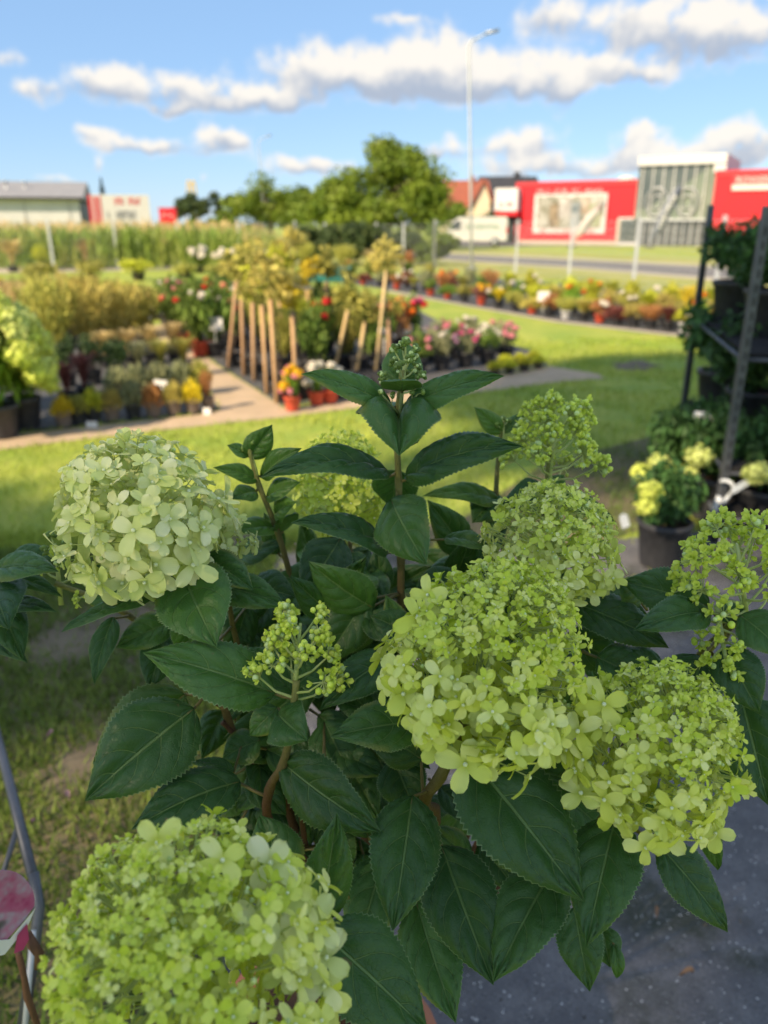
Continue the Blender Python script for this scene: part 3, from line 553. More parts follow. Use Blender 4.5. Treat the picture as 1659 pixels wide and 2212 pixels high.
# ------------------------------------------------------------------ lamps
def lamp(label, bx, by, tx, ty, Y, armpx):
    b0 = PY(bx, by, Y); b0.z = 0; t_ = PY(tx, ty, Y); root = thing('street_lamp', label, 'street lamp', b0, group='street lamps'); d = t_-b0; h = d.z; a = armpx*Y/KPX
    q = MB(); q.tube([(0,0,0),(d.x*.5,0,h*.5),(d.x,0,h-.25),(d.x+a*.12,0,h-.05),(d.x+a*.3,0,h)], [.055,.045,.036,.034,.032], 8); q.build('pole', 'galvanised', root)
    q = MB(); q.tube([(d.x+a*.28,0,h),(d.x+a*.75,0,h+.16)], .03, 6); q.build('arm', 'galvanised', root); q = MB(); q.box((-.22,-.08,-.035), (.22,.08,.035), R=Matrix.Rotation(-.2, 3, 'Y'), c=(d.x+a*.95, 0, h+.2)); q.build('lamp_head', 'steel', root)
    q = MB(); q.box((-.16,-.16,0), (.16,.16,.10)); q.build('base', 'steel', root)
lamp('tall pale street lamp rising beside the broad tree to the clouds', 1019, 580, 1013, 84, 29.0, 45)
lamp('distant pale street lamp standing over the olive tree', 572, 500, 558, 300, 62, 22)
lamp('far street lamp among the dark trees near the yellow arch sign', 456, 498, 450, 418, 90, 14)
lamp('far small street lamp before the leftmost dark tree', 401, 498, 396, 428, 90, 12)
# ------------------------------------------------------------------ nursery stock
POTS = {}
def pot_mesh(m):
    if m not in POTS:
        q = MB(); q.lathe([(.0,.0),(.72,.0),(.74,.03),(.95,.88),(1.0,.88),(1.02,.94),(1.0,1.0),(.93,1.0),(.91,.90),(.0,.88)], 18, mis=[0]*8+[1]); POTS[m] = q.build('pot', [m, 'soil'], link=False)
    return POTS[m]
FOL = {}
def fol_mesh(kind, colr, var):
    key = (kind, colr, var)
    if key in FOL: return FOL[key]
    q = MB()
    if kind in ('bush', 'dense'):
        n = 620 if kind == 'bush' else 1300; ncl = 16 if kind == 'bush' else 26; cc = rand_dirs(ncl)*rng.uniform(.35, .8, (ncl, 1))*np.array([.8, .8, .42])+np.array([0, 0, .58]); w_ = rng.integers(0, ncl, n); d = rand_dirs(n)
        C = cc[w_]+d*rng.random((n, 1))**.5*.34; nr = unit(d+rng.normal(size=(n, 3))*.6+[0, 0, .4]); A = unit(np.cross(nr, rng.normal(size=(n, 3))))*.10*rng.uniform(.6, 1.3, (n, 1)); q.leaves(C, A, np.cross(nr, unit(A))*.045)
        for i in range(7): p_ = cc[i]; q.tube([(p_[0]*.1, p_[1]*.1, 0), tuple(p_)], [.03, .012], 4, 0, .2)
    elif kind == 'ball':
        n = 700; d = rand_dirs(n); C = d*(.55+.45*rng.random((n, 1))**.5)*np.array([1, 1, .85]); nr = unit(d+rng.normal(size=(n, 3))*.7); A = unit(np.cross(nr, rng.normal(size=(n, 3))))*.16*rng.uniform(.6, 1.3, (n, 1)); q.leaves(C, A, np.cross(nr, unit(A))*.07)
    elif kind == 'airy':
        n = 330; ncl = 13; cc = rand_dirs(ncl)*rng.uniform(.3, .85, (ncl, 1)); w_ = rng.integers(0, ncl, n); d = rand_dirs(n); C = cc[w_]+d*rng.random((n, 1))**.5*.36; nr = unit(d+rng.normal(size=(n, 3))*.7+[0, 0, .3]); A = unit(np.cross(nr, rng.normal(size=(n, 3))))*.15*rng.uniform(.6, 1.3, (n, 1)); q.leaves(C, A, np.cross(nr, unit(A))*.065)
        for i in range(8): q.tube([(0,0,-.6), tuple(cc[i])], [.03, .01], 4, 0, .1)
    elif kind == 'upright':
        n = 900; a = rng.uniform(0, 6.28, n); s_ = rng.random(n); r0 = rng.random(n)**.6*(.25+.75*s_**.7); C = np.stack([np.cos(a)*r0, np.sin(a)*r0, .12+.88*s_*(1-.25*r0)], 1)
        A = np.stack([np.cos(a)*.05, np.sin(a)*.05, rng.uniform(.0, .08, n)], 1)+rng.normal(size=(n, 3))*.05; q.leaves(C, A, unit(np.cross(A, rng.normal(size=(n, 3))))*.028)
        for i in range(16): a_ = rng.uniform(0, 6.28); r_ = rng.random()*.8; q.tube([(math.cos(a_)*.12, math.sin(a_)*.12, 0), (math.cos(a_)*r_*.6, math.sin(a_)*r_*.6, .5), (math.cos(a_)*r_, math.sin(a_)*r_, .95)], [.018, .014, .006], 4, 0, .7)
    elif kind == 'grass':
        n = 260; a = rng.uniform(0, 6.28, n); r0 = rng.uniform(.3, 1, n); h_ = rng.uniform(.55, 1, n)
        for t0, t1 in ((0, .5), (.5, 1)):
            f = lambda t: np.stack([np.cos(a)*r0*t**1.6, np.sin(a)*r0*t**1.6, h_*np.sin(t*1.75)], 1)
            p0, p1 = f(t0), f(t1); s_ = np.stack([-np.sin(a), np.cos(a), 0*a], 1)*.03; q.leaves((p0+p1)/2, (p1-p0)/2*1.15, s_, 0, rng.random(n))
    elif kind == 'heather':
        n = 420; d = rand_dirs(n); d[:, 2] = np.abs(d[:, 2]); rr = .5+.5*rng.random((n, 1)); C = d*rr*np.array([1, 1, .9]); A = unit(d+[0, 0, .6])*.17; q.leaves(C, A, unit(np.cross(A, rng.normal(size=(n, 3))))*.055)
    FOL[key] = q.build('foliage', 'foliage_'+colr, link=False); return FOL[key]
BLM = {}
def bloom_mesh(m, kind='rosette'):
    if (m, kind) not in BLM:
        q = MB(); n = 34 if kind == 'rosette' else 150; d = rand_dirs(n)
        if kind == 'rosette': d[:, 2] = np.abs(d[:, 2])
        C = d*(.55+.4*rng.random((n, 1))); sz = .42 if kind == 'rosette' else .24
        nr = unit(d+rng.normal(size=(n, 3))*.35); A = unit(np.cross(nr, rng.normal(size=(n, 3))))*sz; q.leaves(C, A, np.cross(nr, unit(A))*sz*.8); q.ball((0,0,0), .62, 0, .35, 8, 5); BLM[(m, kind)] = q.build('bloom', m, link=False)
    return BLM[(m, kind)]
pick = random.Random(3)
def potted(label, base, h, wd, pr, ph, potm, kind, colr, blooms=(), group=None, name='potted_plant', cat='plant', z0=0.0, head='rosette', dome=.5):
    b0 = Vector(base); b0.z = z0; root = thing(name, label, cat, b0, pick.uniform(0, 6.28), group)
    part('pot', pot_mesh(potm), root, (0, 0, .013 if z0 == 0 else 0), scale=(pr, pr, ph))
    part('foliage', fol_mesh(kind, colr, pick.randint(0, 1)), root, (0, 0, ph*.9), (0, 0, pick.uniform(0, 6)), (wd/2, wd/2, h))
    for (bm, nb, sz) in blooms:
        for i in range(nb):
            a = pick.uniform(0, 6.28); e = pick.uniform(.15, 1.0); r = math.sqrt(max(0, 1-e*e))
            part('flower_head' if head == 'head' else 'bloom', bloom_mesh(bm, head), root, (math.cos(a)*r*wd*(.54 if head == 'head' else .46), math.sin(a)*r*wd*(.54 if head == 'head' else .46), ph*.9+h*(dome+(1-dome)*e)), (pick.uniform(-.5, .5), pick.uniform(-.5, .5), a), sz*pick.uniform(.8, 1.2))
    return root
FR = 'small pots in the front row of the bed by the path'
for i, (x, y, kd, cl_, h, potm, nm) in enumerate([(140,924,'heather','yellow',.17,'pot_grey','bright yellow'),(173,918,'heather','olive',.15,'pot_black','dull olive'),(206,914,'heather','lime',.20,'pot_black','lime green'),(244,911,'heather','gold',.19,'pot_grey','golden'),
        (290,905,'heather','greygreen',.24,'pot_black','grey green'),(333,903,'heather','rust',.20,'pot_grey','rusty brown'),(377,898,'heather','gold',.20,'pot_grey','golden tipped'),(418,894,'heather','yellow',.20,'pot_grey','vivid yellow')]):
    potted(f'{nm} dwarf plant in small pot, {ORD[i]} from left in the front row', G(x, y), h, .19, .070, .125, potm, kd, cl_, group=FR)
potted('rusty red upright plant in a small pot at the path corner of the bed', G(450, 889), .26, .13, .06, .12, 'pot_grey', 'upright', 'rust', group=FR)
MD = 'pots behind the front row of the bed by the path'
for i, (x, y, kd, cl_, h, wd, lb) in enumerate([(150,882,'grass','wine',.30,.3,'wine red leafed plant in shadow behind the yellow dwarf plants'),(188,870,'grass','wine',.34,.34,'dark red grass in shadow beside the lime hydrangea'),
        (258,868,'heather','greygreen',.22,.26,'grey green heather behind the golden dwarf plant'),(300,866,'heather','greygreen',.24,.26,'grey green heather behind the grey green dwarf plant'),(345,861,'heather','greygreen',.24,.26,'pale heather beside the white plant label'),
        (392,856,'heather','greygreen',.23,.26,'pale heather behind the golden tipped plant'),(432,852,'heather','olive',.22,.26,'olive heather nearest the diagonal path'),
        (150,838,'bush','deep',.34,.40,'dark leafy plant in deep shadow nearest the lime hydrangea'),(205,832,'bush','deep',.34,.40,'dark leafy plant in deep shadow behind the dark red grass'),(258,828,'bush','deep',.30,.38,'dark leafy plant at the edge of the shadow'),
        (305,826,'grass','greygreen',.30,.36,'grey green grass tuft behind the heathers'),(352,820,'grass','olive',.30,.36,'olive grass tuft behind the white plant label'),(400,815,'grass','olive',.30,.36,'olive grass tuft by the diagonal path'),
        (230,796,'grass','straw2',.30,.40,'straw coloured grass tuft behind the dark shaded plants'),(282,794,'grass','straw2',.32,.40,'straw coloured grass tuft below the golden shrubs'),(330,788,'grass','straw2',.34,.42,'straw coloured grass tuft in the middle of the bed'),(378,780,'grass','straw2',.34,.42,'straw coloured grass tuft near the diagonal path')]):
    potted(lb, G(x, y), h, wd, .085, .14, 'pot_black', kd, cl_, group=MD)
# sunlit lime hydrangea at the left edge
for j, (x, y, h, wd, nb, lb) in enumerate([(8,945,.80,.74,70,'sunlit hydrangea with pale lime flower heads at the left edge of the bed'), (58,925,.40,.42,10,'small sunlit hydrangea with green leaves right of the big lime one'), (-50,905,.85,.66,40,'sunlit lime hydrangea cut off by the left edge, behind the big one')]):
    rt = potted(lb, G(x, y), h, wd, .14, .24, 'pot_black', 'bush', 'fresh', [('bloom_limehead', nb, .105), ('bloom_creamhead', nb//2, .10)], 'sunlit hydrangeas at the bed corner', 'hydrangea', head='head', dome=.22)
# golden shrubs
GS = 'golden shrubs at the back of the left bed'
for i, (x, y, cl_, h, wd, lb) in enumerate([(125,790,'olive',.85,.7,'olive shrub behind the deep shadowed plants'),(195,780,'gold',.95,.75,'golden shrub with orange stems, lowest of the golden group'),(262,768,'gold',1.0,.72,'golden shrub in the middle of the group'),(315,752,'olive',.9,.6,'olive gold shrub closest to the diagonal path'),
        (150,742,'gold',1.15,.85,'tall golden shrub at the left of the group'),(230,735,'olive',1.2,.9,'tall olive gold shrub at the centre of the group'),(300,722,'olive',1.1,.8,'tall olive shrub above the end of the diagonal path'),
        (95,712,'olive',1.0,.8,'olive shrub behind the tall golden ones at the left'),(190,690,'lime',1.15,1.0,'fresh green gold shrub at the rear of the group'),(270,682,'lime',1.15,1.0,'fresh green gold shrub at the rear beside the roses'),(340,690,'olive',.8,.7,'dull olive shrub between golden shrubs and roses'),
        (45,745,'straw2',.7,.6,'straw brown shrub at the left by the lime hydrangea'),(15,700,'wine',.75,.6,'dusky wine coloured shrub far left'),(60,672,'greygreen',.75,.6,'grey green shrub far left behind the brown one'),(-20,665,'lime',.8,.6,'lime shrub at the far left rear')]):
    g_ = G(x, y); h = min(h, (y-590-(i*11) % 37)*g_.y/KPX-.14); potted(lb, g_, h, wd, .13, .18, 'pot_black', 'upright', cl_, group=GS)
# roses
RS = 'potted roses along the diagonal path'; bl_ = [('bloom_red', 'red'), ('bloom_pink', 'pink'), ('bloom_salmon', 'salmon'), ('bloom_white', 'cream')]
for i, (x, y) in enumerate([(402,752),(436,770),(470,770),(378,722),(420,730),(462,738),(496,748),(362,702),(402,702),(444,706),(486,712),(352,684),(392,684),(436,686),(478,690)]):
    bm, bn_ = bl_[(i*3+i//4) % 4]; b2, _ = bl_[(i+2) % 4]
    potted(f'green rose bush with mostly {bn_} blooms, {ORD[[0,1,2,0,1,2,3,0,1,2,3,0,1,2,3][i]]} from the path in the {["nearest","second","third","farthest"][0 if i<3 else 1 if i<7 else 2 if i<11 else 3]} rose row',
           G(x, y), min(.62+.12*(i % 3), (y-606-(i*5) % 12)*G(x, y).y/KPX-.18), .62, .13, .18, 'pot_red' if i < 2 else 'pot_black', 'bush', 'green', [(bm, 4, .040), (b2, 2, .036)], RS, 'rose_bush', 'rose')
# standards on stakes
ST = 'staked standard trees in the middle bed'
SD = [(493,797,510,612,'gold',.30,'leftmost, with two-metre stake beside the roses'),(527,813,520,620,'olive',.30,'second from the left'),(549,824,545,658,'lime',.28,'third from the left'),(577,853,565,664,'olive',.30,'fourth from the left'),(598,872,584,652,'gold',.30,'fifth from the left, nearest the path'),
      (641,869,631,680,'yellow',.22,'standing over the flower sleeves'),(722,805,750,674,'olive',.27,'leaning right, first of the leaning three'),(770,810,787,698,'olive',.24,'leaning right, second of the leaning three'),(810,822,833,590,'gold',.24,'tallest thin stem with a golden crown'),
      (843,808,838,690,'olive',.18,'short one right of the tall golden crown'),(610,772,602,612,'lime',.32,'behind the leftmost stakes'),(665,770,664,630,'yellow',.26,'brightest yellow crown in the middle'),(700,765,704,612,'olive',.30,'behind the leaning stakes'),(628,700,632,548,'gold',.30,'small far crown by the corn'),(560,740,552,590,'gold',.32,'at the back beside the roses')]
for i, (x0, y0, x1, y1, cl_, r, lb) in enumerate(SD):
    b0 = G(x0, y0); tp = PY(x1, y1, b0.y); d = tp-b0; root = thing('standard_tree', f'{dict(gold="golden", olive="olive", lime="lime", yellow="bright yellow")[cl_]} standard tree on a wooden stake, {lb}', 'tree', b0, group=ST)
    part('pot', pot_mesh('pot_black'), root, (.03, .14, .014), scale=(.11, .11, .16))
    thick = .020 if i not in (8,) else .016
    q = MB(); q.tube([(0,0,.01), d*.5, d*1.02], [thick, thick*.95, thick*.9], 7); q.build('stake', 'stake_wood' if i not in (6, 7, 8) else 'bamboo', root)
    q = MB(); q.tube([(.03,.14,.14), d*.5+Vector((.05,.05,0)), d*1.05+Vector((.02,.02,0))], [.012,.01,.008], 5); q.build('stem', 'bark', root)
    part('crown', fol_mesh('airy', cl_, i % 2), root, d+Vector((.02, .03, r*.75)), (0, 0, i), (r*.95, r*.9, r*.85))
UG = 'leafy stock under the standard trees'
for i, (x, y, cl_, h, kd, bm, lb) in enumerate([(520,752,'green',.55,'bush',None,'green shrub right of the roses at the back'),(565,762,'olive',.6,'upright',None,'olive shrub behind the fourth stake'),(612,800,'olive',.55,'upright',None,'olive shrub behind the flower sleeves'),(672,812,'green',.55,'bush',None,'green shrub right of the flower sleeves'),(655,775,'lime',.6,'upright',None,'lime shrub under the brightest yellow crown'),
        (705,800,'green',.6,'bush','bloom_red','green shrub with red blooms left of the leaning stakes'),(748,796,'olive',.55,'upright',None,'olive shrub between the leaning stakes'),(700,762,'green',.7,'bush',None,'dark green shrub behind the leaning stakes'),(750,760,'green',.7,'bush',None,'dark green shrub behind the second leaning stake'),(795,765,'olive',.6,'bush',None,'olive shrub left of the tall thin stem'),
        (800,795,'green',.45,'bush',None,'low green shrub at the foot of the tall thin stem'),(600,735,'gold',.7,'upright',None,'golden shrub at the rear of the standards'),(680,728,'gold',.7,'upright',None,'golden shrub behind the bright yellow crown'),(760,728,'olive',.7,'upright',None,'olive shrub at the rear near the lawn'),(540,712,'green',.8,'bush',None,'green shrub at the rear beside the roses'),(640,690,'olive',.8,'upright',None,'tall olive shrub far back below the small far crown'),(720,690,'olive',.75,'upright',None,'tall olive shrub far back near the teal container')]):
    potted(lb, G(x, y), min(h, (y-625)*G(x, y).y/KPX-.14), .5, .12, .16, 'pot_black', kd, cl_, [(bm, 4, .05)] if bm else (), UG)
# flower sleeves at the path
for x, y, bms, lb in ((632,888,(('bloom_sun',6,.05),('bloom_pink',6,.04)),'yellow and pink flowers in a sleeve at the tip of the bed'),(684,876,(('bloom_white',10,.045),),'white flowers in a sleeve right of the yellow ones'),(714,872,(('bloom_white',7,.045),('bloom_sun',3,.03)),'cream flowers in a sleeve, rightmost of the three by the path')):
    potted(lb, G(x, y), .26, .20, .075, .12, 'pot_red', 'bush', 'fresh', bms, 'flower sleeves by the path', 'flower_pot', 'flowers', dome=.1)
for i, (x, y, lb) in enumerate([(752,858,'black plastic crate right of the flower sleeves'),(808,848,'black plastic crate at the foot of the tall thin stem')]):
    g_ = G(x, y); root = thing('plastic_crate', lb, 'crate', g_, .1); 
    for (lo, hi) in (((-.2,-.13,.012),(.2,-.115,.19)),((-.2,.115,.012),(.2,.13,.19)),((-.2,-.114,.012),(-.185,.114,.19)),((.185,-.114,.012),(.2,.114,.19))): wbox(lo, hi, 'side', 'pot_black', root)
    wbox((-.184,-.114,.014), (.184,.114,.03), 'floor_panel', 'pot_black', root)
for i, (x, y, h, bms, lb) in enumerate([(862,765,.5,(('bloom_orange',9,.05),),'orange flowering plant right of the tall thin stem'),(893,758,.5,(('bloom_red',9,.05),('bloom_rose',4,.05)),'red flowering plant at the lawn edge of the middle bed'),(835,770,.45,(('bloom_salmon',5,.05),),'salmon flowering plant behind the tall thin stem')]):
    potted(lb, G(x, y), h, .38, .11, .18, 'pot_black', 'bush', 'rust' if i == 0 else 'green', bms, 'bright flowers beside the lawn', 'flowering_plant', 'flowers')
PK = 'pink flowering plants at the bed corner'
for i, (x, y) in enumerate([(905,808),(955,801),(1005,794),(1052,787),(1092,778),(930,782),(980,776),(1030,769),(1078,763),(900,788),(950,758),(1010,752)]):
    bm = ['bloom_pink', 'bloom_white', 'bloom_rose', 'bloom_mauve'][(i*7) % 4]; cn = dict(bloom_pink='pink', bloom_white='blush white', bloom_rose='rose red', bloom_mauve='mauve')[bm]
    potted(f'low {cn} plant, {ORD[i if i < 5 else i-5 if i < 10 else i-10]} from left in the {"front" if i < 5 else "middle" if i < 10 else "rear"} row of the pink bed', G(x, y), .26, .38, .10, .16, 'pot_black', 'bush', 'greygreen' if i % 3 else 'green', [(bm, 4, .036), ('bloom_white' if i % 2 else 'bloom_pink', 3, .034)], PK, 'flowering_plant', 'flowers')
for i, (x, y) in enumerate([(1068,812),(1100,808),(1132,803),(1162,797),(1090,796),(1122,792),(1152,787)]):
    potted(f'tiny lime cushion plant, {ORD[i if i < 4 else i-4]} from left in the {"front" if i < 4 else "rear"} row at the bed tip', G(x, y), .10, .18, .06, .08, 'pot_black', 'heather', 'lime', (), 'cushion plants at the bed tip')
# long bed across the lawn
FB = 'potted plants in the long bed across the lawn'
cols = ['lime','olive','fresh','wine','olive','lime','fresh','lime','lime','gold','lime','yellow','gold','lime','rust','yellow']
for r, (nr, dy, dxx) in enumerate(((26, 0, 0), (24, -14, 12), (22, -27, 4))):
    for i in range(nr):
        t = i/(nr-1); x = 748+t*(1660-748)+dxx; xs = [690,840,1000,1200,1510,1800]; ysx = [602,622,652,687,722,764]; y = float(np.interp(x, xs, ysx))+dy*(.55+.45*t)
        cl_ = cols[(i*5+r*3+int(t*6)) % 16] if t > .35 else ['olive','green','rust','wine','green','olive','greygreen'][(i*3+r) % 7]
        kd = ['bush','upright','heather','grass','bush'][(i*2+r) % 5]; h = (.26 if r == 0 else .38 if r == 1 else .50)*(1 if kd != 'heather' else .8)
        potm = 'pot_red' if (r == 0 and (i in (1, 3, 5, 6, 8, 11, 15))) else 'pot_white' if (r == 0 and i in (13, 20, 21)) else 'pot_black'
        bms = [('bloom_sun', 4, .06)] if (r == 0 and i == 8) else [('bloom_white', 3, .05)] if i % 6 == 3 else [('bloom_orange', 3, .05)] if (i % 7 == 5 and r) else ()
        cn = dict(rust='rusty', olive='olive', green='green', wine='wine red', lime='lime', fresh='fresh green', gold='golden', yellow='yellow', greygreen='grey green')[cl_]
        potted(f'{cn} plant in {potm[4:]} pot, {ORD[i]} from the teal tank, {["front","middle","back"][r]} row across the lawn', G(x, y), h, .50, .10, .13, potm, kd, cl_, bms, FB)
# shrubs before the corn and along the far edge
EG = 'shrubs along the far fence'
for i, (x, y, cl_, h, wd, kd, bms, lb) in enumerate([(30,588,'straw2',.95,1.3,'grass',(),'dry straw grass clump far left in front of the fence'),(90,584,'lime',.7,.7,'bush',(),'lime bush between dry clumps at the fence'),(190,582,'straw2',.95,1.3,'grass',(),'dry straw grass clump between the first fence posts'),(355,576,'straw2',.95,1.2,'grass',(),'dry straw grass clump left of the cream flowers'),
        (432,590,'green',.6,.9,'bush',[('bloom_white',7,.14)],'shrub with cream flower heads, first from the dry clumps'),(492,590,'green',.6,.9,'bush',[('bloom_white',6,.14)],'shrub with cream flower heads, middle of the three'),(552,592,'green',.6,.9,'bush',[('bloom_white',6,.14)],'shrub with cream flower heads next to the golden shrub'),(610,575,'gold',.9,1.0,'upright',(),'golden shrub standing before the corner of the corn'),(660,580,'olive',.8,.9,'upright',(),'olive shrub left of the teal container'),
        (745,588,'olive',.75,1.0,'upright',(),'olive shrub behind the teal container'),(800,590,'straw2',.6,.8,'grass',(),'straw grass clump right of the teal container'),(880,592,'rust',.5,.9,'bush',(),'rusty bush at the fence corner'),(480,610,'olive',.32,1.2,'bush',(),'olive bush behind the roses'),(400,606,'olive',.3,1.2,'bush',(),'olive bush behind the roses at the left'),(560,608,'gold',.4,1.2,'upright',(),'golden shrub behind the standard trees'),(300,606,'lime',.42,1.3,'bush',(),'lime shrub behind the golden group, rightmost'),(200,612,'olive',.46,1.4,'bush',(),'lime shrub behind the golden group, middle'),(90,616,'olive',.44,1.4,'bush',(),'olive shrub behind the golden group, leftmost')]):
    potted(lb, G(x, y), h, wd, .2, .2, 'pot_black', kd, cl_, bms, EG, 'shrub', 'shrub')
# teal container
g0 = G(706, 608); root = thing('water_tank', 'low teal plastic tank on the ground between the beds and fence', 'tank', g0); q = MB(); Wt = 46*g0.y/KPX*1.02
q.prism([(-Wt,-.3,.012),(Wt*.95,-.3,.012),(Wt,-.3,.36),(-Wt*1.04,-.3,.36)], (0, .6, 0)); q.build('body', 'teal', root, smooth=False); wbox((-Wt*1.08,-.34,.361), (Wt*1.06,.34,.40), 'rim', 'teal', root)
for i in range(9): wbox((-Wt*.95+i*Wt*.235,-.33,.03), (-Wt*.95+i*Wt*.235+.03,-.303,.35), 'rib', 'teal', root)
# white plant labels
def plabel(label, x, y, hx, hy, wpx, hpx, lean=0):
    b0 = G(x, y); t_ = PY(hx, hy, b0.y); d = t_-b0; root = thing('plant_label', label, 'label', b0, group='white plant labels'); s_ = b0.y/KPX
    q = MB(); q.tube([(0,0,.0), d], .006, 5); q.build('stick', 'tag_white', root); q = MB(); q.box((-wpx*s_/2,-.004,-hpx*s_/2), (wpx*s_/2,.004,hpx*s_/2), c=d+Vector((0,-.006,0)), R=Matrix.Rotation(lean, 3, 'Y')); q.build('card', 'tag_white', root, smooth=False)
plabel('white label card on a stick among the roses', 466, 772, 465, 699, 30, 26); plabel('white T shaped label leaning in the heather pots', 362, 878, 347, 826, 28, 10, .1); plabel('small white label card at the path edge below the lime dwarf plant', 200, 924, 199, 917, 24, 14); plabel('small white label at the corner pot of the front row', 446, 896, 447, 888, 16, 14)
plabel('white card standing in the long bed across the lawn', 1172, 682, 1174, 640, 24, 20); plabel('small pale card by the orange flowers', 830, 800, 830, 715, 26, 12)
# ------------------------------------------------------------------ plant trolley at the right
pa, pb = G(1462, 985), G(1541, 1172); ex = Vector((pa.x-pb.x, pa.y-pb.y, 0)).normalized(); side = Vector((ex.y, -ex.x, 0)); Lr = (pa-pb).length
TR = thing('plant_trolley', 'tall grey metal plant trolley with two shelves of black pots', 'trolley', pb); Wr = .62; rel = lambda a, s_, z: ex*a*Lr+side*s_*Wr+Vector((0, 0, z))
HT = (1.58, 1.62)
for a in (0, 1):
    for s_ in (0, 1):
        q = MB(); c0 = rel(a, s_, 0); q.box((-.017,-.017,.10), (.017,.017,HT[a]), c=c0, R=None); pst = q.build('post', 'rack_steel', TR, smooth=False); q = MB()
        for k_ in range(22): q.box((-.006,-.0185,.2+k_*.06), (.006,-.0172,.235+k_*.06), c=c0)
        q.build('slot_strip', 'dark_trim', pst, smooth=False)['kind'] = 'stuff'
        q = MB(); q.tube([c0+Vector((-.012,0,.05)), c0+Vector((.012,0,.05))], .05, 12); q.build('wheel', 'dark_trim', TR)
mat('shelf_board', (.022,.022,.024), (.035,.034,.034), 8, .95, spec=.1); SHZ = (.14, .38, .93)
for i, z in enumerate(SHZ):
    q = MB(); q.prism([rel(.0, .0, z)+Vector((.02,0,0)), rel(1, .0, z)+Vector((.02,0,0)), rel(1, 1, z), rel(0, 1, z)], (0, 0, .016)); q.build('shelf', 'shelf_board', TR, smooth=False)
    for (a0, s0, a1, s1) in ((0,0,1,0),(0,1,1,1),(1,0,1,1),(0,0,0,1)): q = MB(); q.tube([rel(a0, s0, z-.012), rel(a1, s1, z-.012)], .011, 6); q.build('rail', 'rack_steel', TR)
RP = 'dark shrubs in black pots on the trolley'
for (a, s_, zi, h, wd, lb) in ((.86,.30,2,.36,.60,'dark leafy shrub on the upper trolley shelf at its far end'),(.45,.40,2,.38,.70,'dark leafy shrub on the upper trolley shelf beside the near post'),(.86,.86,2,.36,.6,'dark leafy shrub on the upper trolley shelf, half hidden at the far right'),
        (.88,.28,1,.44,.70,'dark leafy shrub on the lower trolley shelf at its far end'),(.50,.40,1,.44,.70,'dark leafy shrub on the lower trolley shelf, middle of the row'),(.12,.55,2,.34,.5,'dark leafy shrub on the upper trolley shelf at its near end'),(.14,.74,1,.44,.6,'dark leafy shrub on the lower trolley shelf nearest the near end')):
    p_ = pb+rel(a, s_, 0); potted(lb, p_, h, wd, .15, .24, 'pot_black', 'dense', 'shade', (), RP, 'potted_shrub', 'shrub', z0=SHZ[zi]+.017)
HY = 'shaded hydrangeas in black pots on the ground'
def hydr(lb, x, y, h, wd, heads, pr=.15, ph=.24):
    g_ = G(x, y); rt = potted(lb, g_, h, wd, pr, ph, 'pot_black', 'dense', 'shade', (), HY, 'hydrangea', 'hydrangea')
    rt.rotation_euler = (0, 0, 0)
    for (hx, hy, r, cm) in heads:
        w_ = PY(hx, hy, g_.y-.27); q = w_-g_; part('flower_head', bloom_mesh(cm, 'head'), rt, q, (0, 0, hx), (r, r, r*.85)); qq = MB(); qq.tube([(q.x*.3, 0, ph+h*.4), q], [.005, .004], 5); qq.build('stem', 'foliage_shade', rt)
hydr('shaded hydrangea with two small lime heads in front of the trolley', 1424, 1222, .30, .42, [(1405,1060,.058,'bloom_limehead'),(1397,1092,.056,'bloom_limehead')], .125, .22)
hydr('shaded hydrangea with two lime heads left behind the trolley', 1450, 1105, .36, .5, [(1424,1000,.068,'bloom_creamhead'),(1384,1020,.062,'bloom_limehead')])
hydr('shaded hydrangea with one big lime head between the trolley posts', 1535, 1120, .40, .52, [(1510,986,.076,'bloom_creamhead'),(1495,1020,.04,'bloom_creamhead')])
hydr('shaded hydrangea standing behind the trolley posts without flowers', 1580, 1068, .40, .6, [])
hydr('shaded hydrangea with one small lime head deep behind the front pots', 1490, 1075, .36, .55, [(1462,1012,.05,'bloom_limehead')])
hydr('shaded hydrangea with a lime head at the right edge', 1640, 1150, .40, .52, [(1634,1022,.075,'bloom_creamhead')])
# tags, ties and film around the trolley
def tagcard(lb, x, y, Y, wpx, hpx, ang, m='tag_clear', name='plant_tag'):
    c_ = PY(x, y, Y); s_ = Y/KPX; q = MB(); V = []; w_, h_ = wpx*s_/2, hpx*s_/2
    o = [(-w_*.9,-h_),(w_*.9,-h_),(w_,-h_*.8),(w_,h_*.6),(w_*.5,h_),(-w_*.5,h_),(-w_,h_*.6),(-w_,-h_*.8)]
    q.prism([(a, 0, c2) for a, c2 in o], (0, .0015, 0)); ob = q.build(name, m, smooth=False); ob.location = c_; ob.rotation_euler = (-.15, ang, .2); return tag(ob, lb, 'tag', 'tags around the trolley')
tagcard('dark printed tag hanging in the middle shaded hydrangea', 1488, 1045, 3.72, 36, 46, .35, 'print_ink'); tagcard('pale tag stuck in the pot of the front shaded hydrangea', 1349, 1125, 3.25, 20, 34, -.3); tagcard('pale folded tag by the lime head at the right edge', 1600, 1050, 3.45, 46, 16, -.5)
tagcard('small pale tag in a black pot under the trolley', 1562, 1165, 3.3, 14, 24, .2)
c_ = PY(1566, 1062, pb.y-.06); q = MB(); q.tube([c_+Vector((.035*math.cos(t)*1.0, -.02*math.sin(2*t), .055*math.sin(t))) for t in np.linspace(-2.6, 2.2, 18)], [.010]*18, 6); q.tube([c_+Vector((-.03,-.01,-.02)), c_+Vector((-.035,.0,-.11))], [.012,.016], 6)
tag(q.build('plastic_film', 'tag_clear'), 'loop of clear plastic film tied round the near trolley post', 'film')
